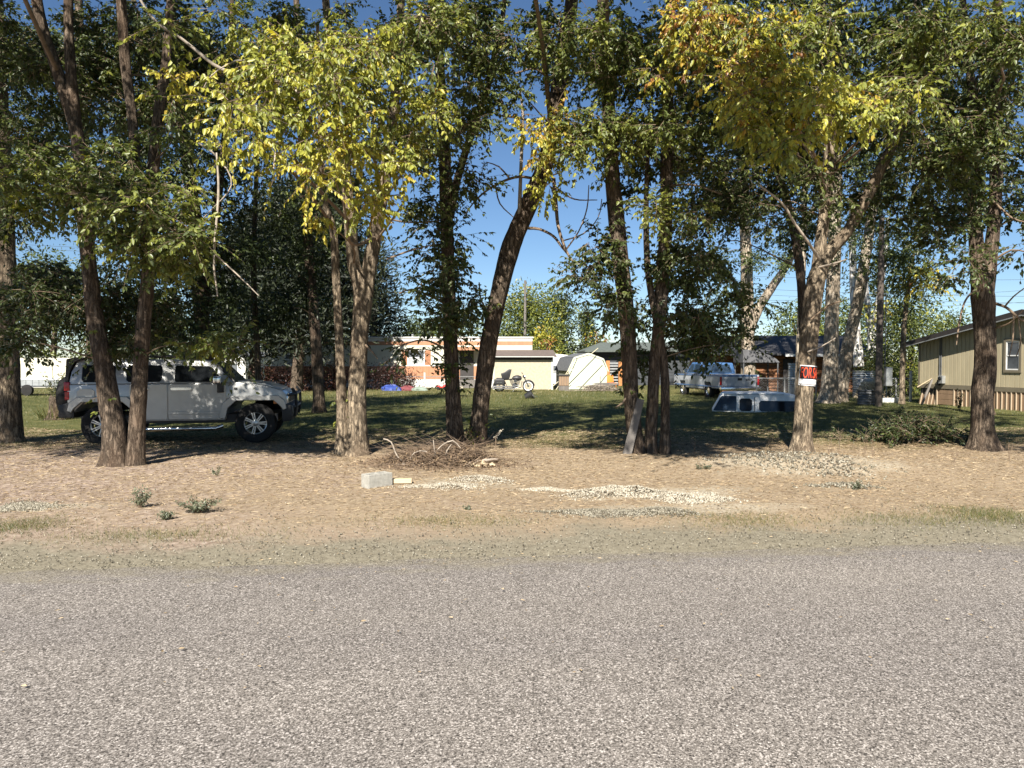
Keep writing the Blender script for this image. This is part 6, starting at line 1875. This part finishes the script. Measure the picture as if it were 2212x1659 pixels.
# ------------------------------------------------------------------ gravel heaps (too many stones to count)
OCT = np.array([[1, 0, 0], [-1, 0, 0], [0, 1, 0], [0, -1, 0], [0, 0, 1], [0, 0, -1]], float)
OCT_T = np.array([[0, 2, 4], [2, 1, 4], [1, 3, 4], [3, 0, 4], [2, 0, 5], [1, 2, 5], [3, 1, 5], [0, 3, 5]])
def stone_mat(name, lo, mid, hi):
    return leaf_mat(name, [(0, lo), (0.5, mid), (1, hi)], 0.0, 0.9)
M['stone'] = stone_mat('pale_gravel', (0.17, 0.145, 0.11), (0.34, 0.30, 0.225), (0.50, 0.46, 0.37))
M['stone_grey'] = stone_mat('grey_gravel', (0.07, 0.06, 0.045), (0.17, 0.15, 0.105), (0.36, 0.33, 0.26))
def stones(pos, size, mat, name='gravel', hue=None):
    n = len(pos)
    sc = size[:, None, None] * rng.uniform(0.55, 1.2, (n, 1, 3))
    a = rng.uniform(0, 2 * np.pi, n)
    v = OCT[None] * sc * rng.uniform(0.75, 1.15, (n, 6, 1))
    c, s = np.cos(a)[:, None], np.sin(a)[:, None]
    x = v[..., 0] * c - v[..., 1] * s; y = v[..., 0] * s + v[..., 1] * c
    v = np.stack([x, y, v[..., 2]], -1) + pos[:, None]
    t = (OCT_T[None] + (np.arange(n) * 6)[:, None, None]).reshape(-1, 3)
    h = rng.uniform(0, 1, n) if hue is None else hue
    o = np_mesh(name, v.reshape(-1, 3), None, t, mat, None, False, np.repeat(h, 8))
    return tag(o, kind='stuff')
def zgrid(x, y):
    return np.array([gz(a, b) for a, b in zip(x, y)])
def heap(parts, n, h, mat, size=(0.006, 0.02)):
    X, Yv, Z = [], [], []
    for (dx, dy, rx, hh, yr) in parts:
        y0 = 2636.0 / (dy - 782.0)
        c = P(dx, dy, y0)
        m = int(n * rx / sum(p[2] for p in parts))
        r = np.sqrt(rng.uniform(0, 1, m)) ; a = rng.uniform(0, 2 * np.pi, m)
        ex = rx * px(y0)
        wob = 1 + 0.25 * np.sin(a * 3 + dx) + 0.15 * np.sin(a * 7 + dy)
        r = np.where(rng.uniform(size=m) < 0.3, r * rng.uniform(1, 1.7, m), r)
        x = c.x + r * wob * np.cos(a) * ex; y = y0 + r * wob * np.sin(a) * yr
        X.append(x); Yv.append(y); Z.append(zgrid(x, y) + hh * np.maximum(0, 1 - r ** 2) ** 0.8 * (0.85 + 0.3 * np.sin(x * 9) * np.sin(y * 11)) + 0.004)
    pos = np.stack([np.concatenate(X), np.concatenate(Yv), np.concatenate(Z)], 1)
    stones(pos, rng.uniform(size[0], size[1], len(pos)), mat)
heap([(1335, 1066, 105, 0.09, 0.30), (1470, 1078, 80, 0.04, 0.28), (1530, 1085, 50, 0.03, 0.18), (1190, 1058, 60, 0.02, 0.10)], 9000, 0.15, M['stone'], (0.004, 0.016))
heap([(1300, 1112, 110, 0.03, 0.22), (1430, 1110, 70, 0.05, 0.24)], 5000, 0.05, M['stone_grey'], (0.004, 0.014))
heap([(960, 1058, 80, 0.03, 0.2), (1040, 1040, 60, 0.03, 0.3)], 2400, 0.03, M['stone'], (0.004, 0.016))
heap([(1640, 1010, 110, 0.03, 0.6), (1770, 1020, 120, 0.03, 0.7), (1820, 1050, 70, 0.02, 0.2)], 1500, 0.03, M['stone_grey'], (0.006, 0.03))
heap([(40, 1100, 70, 0.02, 0.25)], 2500, 0.03, M['stone_grey'])
# loose stones along the shoulder and the road edge
n = 7000
x = rng.uniform(-6, 6.5, n); t = rng.gamma(2.0, 0.42, n) - 0.25
y = 6.29 + 0.115 * x + t
stones(np.stack([x, y, zgrid(x, y) + 0.012 * (t > 0) + 0.03 * (t <= 0)], 1), rng.uniform(0.003, 0.011, n), M['stone_grey'])

# ------------------------------------------------------------------ dry litter, grass and weeds
def scatter_litter():
    n = 150000
    y = 7.2 + 11.0 * rng.uniform(0, 1, n) ** 0.8
    x = rng.uniform(-0.74, 0.74, n) * y
    keep = (y > 7.35 + 0.115 * x + 0.5 * rng.normal(size=n) ** 2)
    x, y = x[keep], y[keep]
    n = len(x)
    z = zgrid(x, y) + 0.005
    # straw: thin slivers lying every way
    m = int(n * 0.96)
    ln = rng.uniform(0.02, 0.10, m)
    a = rng.normal(size=m) * 0.7 + np.where(rng.uniform(size=m) < 0.5, 0, np.pi)
    d = np.stack([np.cos(a), np.sin(a), rng.normal(size=m) * 0.12 + 0.05], 1) * ln[:, None]
    sd = np.stack([-np.sin(a), np.cos(a), rng.normal(size=m) * 0.5], 1) * (rng.uniform(0.0015, 0.004, m) * (0.6 + y[:m] / 16))[:, None]
    b = np.stack([x[:m], y[:m], z[:m]], 1)
    v = np.stack([b - sd, b + sd, b + d], 1)
    o = np_mesh('dry_straw', v.reshape(-1, 3), None, np.arange(m * 3).reshape(m, 3), M['litter'], None, False, np.clip(rng.normal(0.66, 0.26, m), 0, 1))
    tag(o, kind='stuff')
    k = slice(m, n)
    q = n - m
    a = rng.uniform(0, 2 * np.pi, q)
    ln = rng.uniform(0.012, 0.045, q)
    leaf_mesh('dry_litter', np.stack([x[k], y[k], z[k]], 1), np.stack([np.cos(a), np.sin(a), rng.normal(size=q) * 0.2 + 0.1], 1), rng.normal(size=(q, 3)) * 0.4 + np.array([0, 0, 1.0]), ln, ln * 0.55,
              np.clip(rng.normal(0.4, 0.3, q), 0, 1), M['litter'], None, simple=True)
scatter_litter()
def leaf_drop():
    n = 1300
    y = np.concatenate([rng.uniform(3.6, 7.2, n // 2), rng.uniform(7.2, 14, n - n // 2)]); x = rng.uniform(-0.72, 0.72, n) * y
    z = np.where(y < 6.29 + 0.115 * x, 0.035, zgrid(x, y) + 0.01)
    a = rng.uniform(0, 2 * np.pi, n)
    ln = rng.uniform(0.012, 0.04, n)
    k = rng.uniform(size=n) < 0.3 + 0.7 * (y > 5.8)
    o = leaf_mesh('fallen_leaves', np.stack([x, y, z], 1)[k], np.stack([np.cos(a), np.sin(a), 0 * a + 0.1], 1)[k], (rng.normal(size=(n, 3)) * 0.3 + np.array([0, 0, 1.0]))[k], ln[k], (ln * 0.4)[k], rng.uniform(0.5, 1, n)[k], M['litter'], None)
leaf_drop()

def blades(name, x, y, z, ln, wd, hue, lean=0.45, mat='grass'):
    n = len(x)
    a = rng.uniform(0, 2 * np.pi, n)
    s = np.stack([np.cos(a), np.sin(a), 0 * a], 1) * (wd / 2)[:, None]
    b = np.stack([x, y, z], 1)
    tip = b + np.stack([lean * rng.normal(size=n) * ln, lean * rng.normal(size=n) * ln, ln], 1)
    v = np.stack([b - s, b + s, tip], 1)
    t = np.arange(n * 3).reshape(n, 3)
    o = np_mesh(name, v.reshape(-1, 3), None, t, M[mat], None, False, np.clip(hue, 0, 1))
    return tag(o, kind='stuff')
def lawn():
    n = 200000
    u = rng.uniform(0, 1, n)
    y = 13.5 + 30 * u ** 1.6
    x = rng.uniform(-0.72, 0.74, n) * y
    patch = np.array([mnoise.noise(Vector((a * 0.35, b * 0.35, 4.0))) + 0.5 * mnoise.noise(Vector((a * 1.3, b * 1.3, 1.0))) for a, b in zip(x, y)])
    keep = rng.uniform(size=n) < np.clip((y - 15.5) * 0.16 + patch * 1.5 + 0.35, 0.02, 1.0)
    x, y, patch = x[keep], y[keep], patch[keep]
    n = len(x)
    z = zgrid(x, y) - 0.004
    ln = rng.uniform(0.03, 0.085, n) * (1 + 0.25 * patch) * np.clip(y / 22, 0.8, 1.6)
    dry = np.clip((y - 31) * 0.035, 0, 0.3)
    hue = 0.44 + 0.2 * rng.normal(size=n) - 0.3 * patch + dry
    blades('grass', x, y, z, ln, np.clip(0.004 * y / 14, 0.004, 0.014), hue)
lawn()
def verge_grass(dx, dy, rx, ry, n, hue=0.5, ln=(0.03, 0.07)):
    y0 = 2636.0 / (dy - 782.0)
    c = P(dx, dy, y0)
    x = c.x + rng.normal(size=n) * rx * px(y0) * 0.5
    y = y0 + rng.normal(size=n) * ry * 0.5
    blades('grass', x, y, zgrid(x, y) - 0.004, rng.uniform(*ln, n), rng.uniform(0.002, 0.005, n), hue + 0.2 * rng.normal(size=n), 0.7)
verge_grass(50, 1142, 110, 0.4, 1600, 0.58)
verge_grass(2140, 1118, 120, 0.5, 2800, 0.56)
verge_grass(1600, 1128, 170, 0.4, 1500, 0.66)
verge_grass(1980, 1128, 200, 0.4, 1400, 0.66)
verge_grass(350, 1160, 260, 0.3, 1500, 0.66)
verge_grass(960, 1130, 200, 0.3, 1300, 0.68)
verge_grass(1800, 960, 500, 1.0, 4000, 0.75)
verge_grass(1150, 960, 300, 0.9, 3000, 0.75)

def weed(label, dx, dy, w, h, n, mat='sage', name='weed', Y=None, group='grey green weeds on the roadside', hue=0.5, leaf=0.03):
    y0 = Y or 2636.0 / (dy - 782.0)
    c = P(dx, dy, y0)
    r = thing(name, label, 'weed', (c.x, y0, gz(c.x, y0)), 0, group)
    W = w * px(y0) / 2; H = h * px(y0)
    ns = max(5, n // 14)
    a = rng.uniform(0, 2 * np.pi, ns); rr = rng.uniform(0.3, 1, ns)
    end = np.stack([rr * W * np.cos(a), rr * W * 0.6 * np.sin(a), H * rng.uniform(0.35, 1, ns)], 1)
    p0 = np.stack([0.15 * end[:, 0], 0.15 * end[:, 1], 0 * a], 1)
    mid = (p0 + end) / 2 + np.array([0, 0, 0.12 * H])
    v, q = twig_tubes(p0, mid, end, np.full(ns, 0.003), np.full(ns, 0.0015))
    np_mesh('stem', v, q, None, M['twig'], r)['kind'] = 'stuff'
    k = rng.integers(0, ns, n); t = rng.uniform(0.15, 1.05, n)[:, None]
    pos = p0[k] * (1 - t) ** 2 + 2 * mid[k] * t * (1 - t) + end[k] * t ** 2 + rng.normal(size=(n, 3)) * 0.008
    pos[:, 2] = np.maximum(pos[:, 2], 0.005)
    leaf_mesh('leaves', pos, rand_dirs(n) + np.array([0, 0, 0.4]), rand_dirs(n) + np.array([0, -0.4, 0.6]), leaf * rng.uniform(0.5, 1.3, n), leaf * rng.uniform(0.3, 0.6, n), np.clip(rng.normal(hue, 0.3, n), 0, 1), M[mat], r)
weed('spiky grey weed with upright stems, leftmost of the roadside weeds', 303, 1105, 60, 46, 320)
weed('wide low grey green weed with leafy tips, right of the spiky one', 430, 1116, 110, 34, 600)
weed('small round grey weed just below the wide low one', 358, 1128, 50, 20, 240)
weed('tiny grey weed out on the dirt below the twin trunk tree', 468, 1034, 28, 20, 90)
weed('small dark weed on the straw right of the pale stones', 1848, 1057, 34, 18, 160, hue=0.15)
weed('tiny weed on the bare straw below the brush pile', 1008, 1104, 18, 10, 60, hue=0.3)
weed('dark clump of weeds at the top of the stony mound', 1520, 1022, 40, 14, 160, hue=0.2)
weed('small leafy plant by the skirting of the tan mobile home', 2073, 887, 22, 48, 260, 'leaf', 'plant', 25.2, None, 0.15, 0.06)
weed('twiggy green shoots at the foot of the leaning trunk', 1014, 965, 40, 50, 120, 'leaf', 'plant', 13.7, None, 0.4, 0.06)
weed('dark leafy bush poking in front of the white fence', 120, 862, 70, 60, 500, 'leaf', 'bush', 33, None, 0.12, 0.09)

# cut green brush in the shade on the right
def shade_shrub():
    Y = 14.7
    c = P(1975, 962, Y)
    r = thing('shrub', 'low dark sprawling shrub in the shade left of the twin stemmed tree', 'shrub', (c.x, Y, gz(c.x, Y)))
    cr = Crown()
    for _ in range(120):
        u = rng.normal() * 0.5
        p = np.array([u * 1.0, rng.normal() * 0.4, 0])
        h = max(0.12, 0.75 * math.exp(-((u + 0.0) / 0.75) ** 2)) * rng.uniform(0.25, 1)
        d = np.array([[rng.normal(), rng.normal() * 0.7, 0.5 + abs(rng.normal())]])
        org = p + np.array([0, 0, h * 0.55])
        m = 5
        cr.sprays(np.repeat(org[None], m, 0), d + 0.8 * rng.normal(size=(m, 3)), rng.uniform(0.2, 0.5, m), 12, 0.055, 0.12, 0.1, 0.5)
    v, q = finish_crown(cr, r, (0, 0, 0), M['leaf'], 0, 'leaves')
    np_mesh('twigs', v, q, None, M['twig'], r)['kind'] = 'stuff'
    for k in range(8):
        a = rng.uniform(-1, 1)
        v, q, _, _ = trunk_arrays([(a, 0.1, 0.02), (a * 0.7 + rng.normal() * 0.2, -0.1, 0.3), (a + rng.normal() * 0.4, -0.3, 0.55)], [0.012, 0.009, 0.004], 6, 0.05, 0, k, 0.1)
        np_mesh('branch', v, q, None, M['twig'], r, True)
shade_shrub()

def dry_stems():
    k = 0
    for dx, dy, h in ((1790, 1000, 46), (1812, 1000, 60), (1868, 1000, 58), (1885, 1004, 50), (2180, 1000, 44), (2060, 1010, 26), (1500, 985, 34), (1665, 975, 30)):
        y0 = 2636.0 / (dy - 782.0)
        c = P(dx, dy, y0)
        base = Vector((c.x, y0, gz(c.x, y0)))
        H = h * px(y0)
        m = MB()
        for j in range(3):
            t = base + Vector((random.uniform(-0.06, 0.06), random.uniform(-0.03, 0.03), H * random.uniform(0.6, 1)))
            m.tube([base, base.lerp(t, 0.5) + Vector((random.uniform(-0.02, 0.02), 0, 0)), t], [0.003, 0.0025, 0.0012], 4)
            for q in range(3):
                s = base.lerp(t, random.uniform(0.5, 0.95))
                m.tube([s, s + Vector((random.uniform(-0.06, 0.06), 0, 0.05))], 0.0015, 4)
        o = m.build('dry_stem', M['twig'])
        k += 1
        tag(o, ['dry weed stalks right of the sign tree, nearest the trunk', 'taller dry stalks two steps right of the sign tree', 'dry stalks left of the dark shrub, tallest there', 'dry stalks close against the dark shrub', 'thin dry stalk right of the twin stemmed tree', 'short dry stalk below the dark shrub', 'dry stalks right of the leaning plank', 'dry stalk left of the sign tree'][k - 1], 'weed', 'dry weed stalks')
dry_stems()

# ------------------------------------------------------------------ red hedge, tarps, toys and debris by the trailer
HG = 'red leaved bushes along the trailer'
for dx, w, yt, n, h, lab in ((566, 40, 792, 1100, 0.55, 'red leaved bush nearest the meter pedestal'), (612, 46, 800, 1100, 0.35, 'dark red bush under the small trailer window, left one'),
                             (655, 50, 796, 1300, 0.5, 'red bush in the middle of the hedge row'), (697, 56, 788, 1700, 0.62, 'tall pinkish red bush left of the thin pale stem'), (735, 40, 800, 900, 0.5, 'red bush hidden by the forked trunk')):
    far_tree('bush', lab, 'bush', dx, 845, yt, w, 43, n, h, 0.25, 0.13, 'round', 'red_leaf', HG, 1.5)
far_tree('bush', 'wide dark bush with purple leaves in front of the rust coloured band', 'bush', 838, 843, 803, 100, 44, 3200, 0.12, 0.15, 0.13, 'round', 'red_leaf', HG, 1.5)
far_tree('bush', 'low straggly end of the dark bush reaching right', 'bush', 884, 843, 815, 40, 44, 500, 0.2, 0.2, 0.13, 'round', 'red_leaf', HG, 1.5)

def lump(name, label, cat, dx, dy, w, h, Y, mat, seed, group=None):
    c = P(dx, dy, Y)
    W, H = w * px(Y) / 2, h * px(Y)
    f = MB(); vs, fs = [], []
    n, m = 22, 7
    for j in range(m + 1):
        t = j / m
        for i in range(n):
            a = 2 * math.pi * i / n
            k = 1 + 0.3 * mnoise.noise(Vector((math.cos(a) * 1.6 + seed, math.sin(a) * 1.6, t * 2)))
            rr = math.cos(t * math.pi / 2) ** 0.6 * k
            vs.append((W * rr * math.cos(a), 0.6 * W * rr * math.sin(a), H * (t ** 0.8) * (1 + 0.35 * mnoise.noise(Vector((math.cos(a) * 2, seed, math.sin(a) * 2))))))
    for j in range(m):
        for i in range(n):
            fs.append((j * n + i, j * n + (i + 1) % n, (j + 1) * n + (i + 1) % n, (j + 1) * n + i))
    o = f.add(vs, fs).build(name, M[mat], None, True)
    o.location = (c.x, Y, 0)
    tag(o, label, cat, group)
TG = 'crumpled cloths on the grass by the dark bush'
lump('tarp', 'crumpled blue tarp beside the dark bush', 'tarp', 845, 840, 46, 12, 42.5, 'tarp', 1.0, TG)
lump('blanket', 'dark red cloth heaped beside the blue tarp', 'cloth', 880, 840, 40, 10, 42.8, 'tarp_red', 4.0, TG)
lump('blanket', 'faded green cloth right of the red cloth', 'cloth', 906, 840, 34, 9, 42.6, 'tarp_green', 7.0, TG)
def toy():
    Y = 44
    c = P(954, 838, Y)
    r = thing('ride_on_toy', 'small red ride on toy left of the climbing leaf tree', 'toy', (c.x, Y, 0.0))
    MB().prism([(-0.28, 0.12), (-0.30, 0.26), (-0.12, 0.27), (-0.06, 0.20), (0.06, 0.20), (0.10, 0.30), (0.22, 0.33), (0.32, 0.26), (0.32, 0.12)], -0.15, 0.15).build('body', M['red_toy'], r, True, 0.03, 2)
    for x in (-0.2, 0.22):
        for s in (-1, 1):
            MB().lathe((x, s * 0.15, 0.1), (0, s, 0), [(0, 0.04), (0.07, 0.04), (0.1, 0.02), (0.1, -0.04)], 16).build('wheel', M['rubber'], r, True)
    MB().tube([(0.12, -0.14, 0.40), (0.10, 0, 0.43), (0.12, 0.14, 0.40)], 0.018, 6).build('handlebar', M['black_trim'], r, True)
    MB().tube([(0.14, 0, 0.30), (0.10, 0, 0.43)], 0.018, 6).build('stem', M['black_trim'], r)
toy()
b = MB()
c = P(988, 841, 44)
b.box((c.x - 0.2, 44, 0.09), (1.1, 0.2, 0.18))
tag(b.build('curb_block', M['stucco'], None, False, 0.02, 1), 'pale low block behind the climbing leaf tree by the fence post', 'block')

def debris():
    Y = 42.0
    c = P(1296, 848, Y)
    r = thing('debris_pile', 'heap of grey sticks and boards right of the barn shaped shed', 'brush pile', (c.x, Y, 0))
    n = 520
    x = rng.normal(size=n) * 0.5; y = rng.normal(size=n) * 0.3
    z = 0.34 * np.maximum(0, 1 - (x / 1.2) ** 2) * rng.uniform(0, 1, n) + 0.02
    d = rand_dirs(n); d[:, 2] *= 0.3
    L = rng.uniform(0.2, 0.8, n)
    p0 = np.stack([x, y, z], 1); p2 = p0 + d * L[:, None]; p2[:, 2] = np.maximum(p2[:, 2], 0.02)
    v, q = twig_tubes(p0, (p0 + p2) / 2, p2, np.full(n, 0.014), np.full(n, 0.006))
    np_mesh('sticks', v, q, None, M['twig_pale'], r)['kind'] = 'stuff'
    for k in range(6):
        MB().box((random.uniform(-0.8, 0.8), -0.2 + 0.1 * k, 0.3 + 0.03 * k), (1.2, 0.12, 0.04), Matrix.Rotation(random.uniform(-0.3, 0.3), 3, 'Z') @ Matrix.Rotation(random.uniform(-0.12, 0.12), 3, 'Y')).build('board', M['plank'], r)
    MB().tube([(-0.05, -0.5, 0), (-0.05, -0.5, 0.85)], 0.02, 6).build('stake', M['plank'], r)
debris()
def orange_chair():
    Y = 43
    c = P(1322, 846, Y)
    r = thing('plastic_chair', 'orange plastic chair by the debris heap', 'chair', (c.x, Y, 0), 0.4)
    MB().box((0, 0, 0.42), (0.42, 0.42, 0.05)).build('seat', M['orange'], r, True, 0.02, 2)
    MB().box((0, 0.2, 0.66), (0.42, 0.04, 0.46), Matrix.Rotation(R(-8), 3, 'X')).build('backrest', M['orange'], r, True, 0.02, 2)
    for x in (-0.18, 0.18):
        for y in (-0.18, 0.18):
            MB().cyl((x, y, 0), (x * 0.9, y * 0.9, 0.41), 0.02, 8).build('leg', M['orange'], r, True)
orange_chair()
def stalk():
    Y = 13.4
    c = P(1071, 985, Y)
    r = thing('seed_stalk', 'pale woolly seed stalk beside the leaning trunk', 'weed', (c.x, Y, gz(c.x, Y)))
    t = P(1083, 928, Y) - Vector(r.location)
    m = Vector((0.0, 0, t.z * 0.6))
    MB().tube([(0, 0, 0), m, t], [0.008, 0.008, 0.005], 6).build('stem', M['twig'], r)
    n = 60
    k = rng.uniform(0, 1, n)[:, None]
    pos = np.array(m) * (1 - k) + np.array(t) * k + rng.normal(size=(n, 3)) * 0.01
    leaf_mesh('seed_heads', pos, rand_dirs(n), rand_dirs(n), rng.uniform(0.015, 0.035, n), rng.uniform(0.012, 0.025, n), np.full(n, 1.0), M['stone'], r)
stalk()
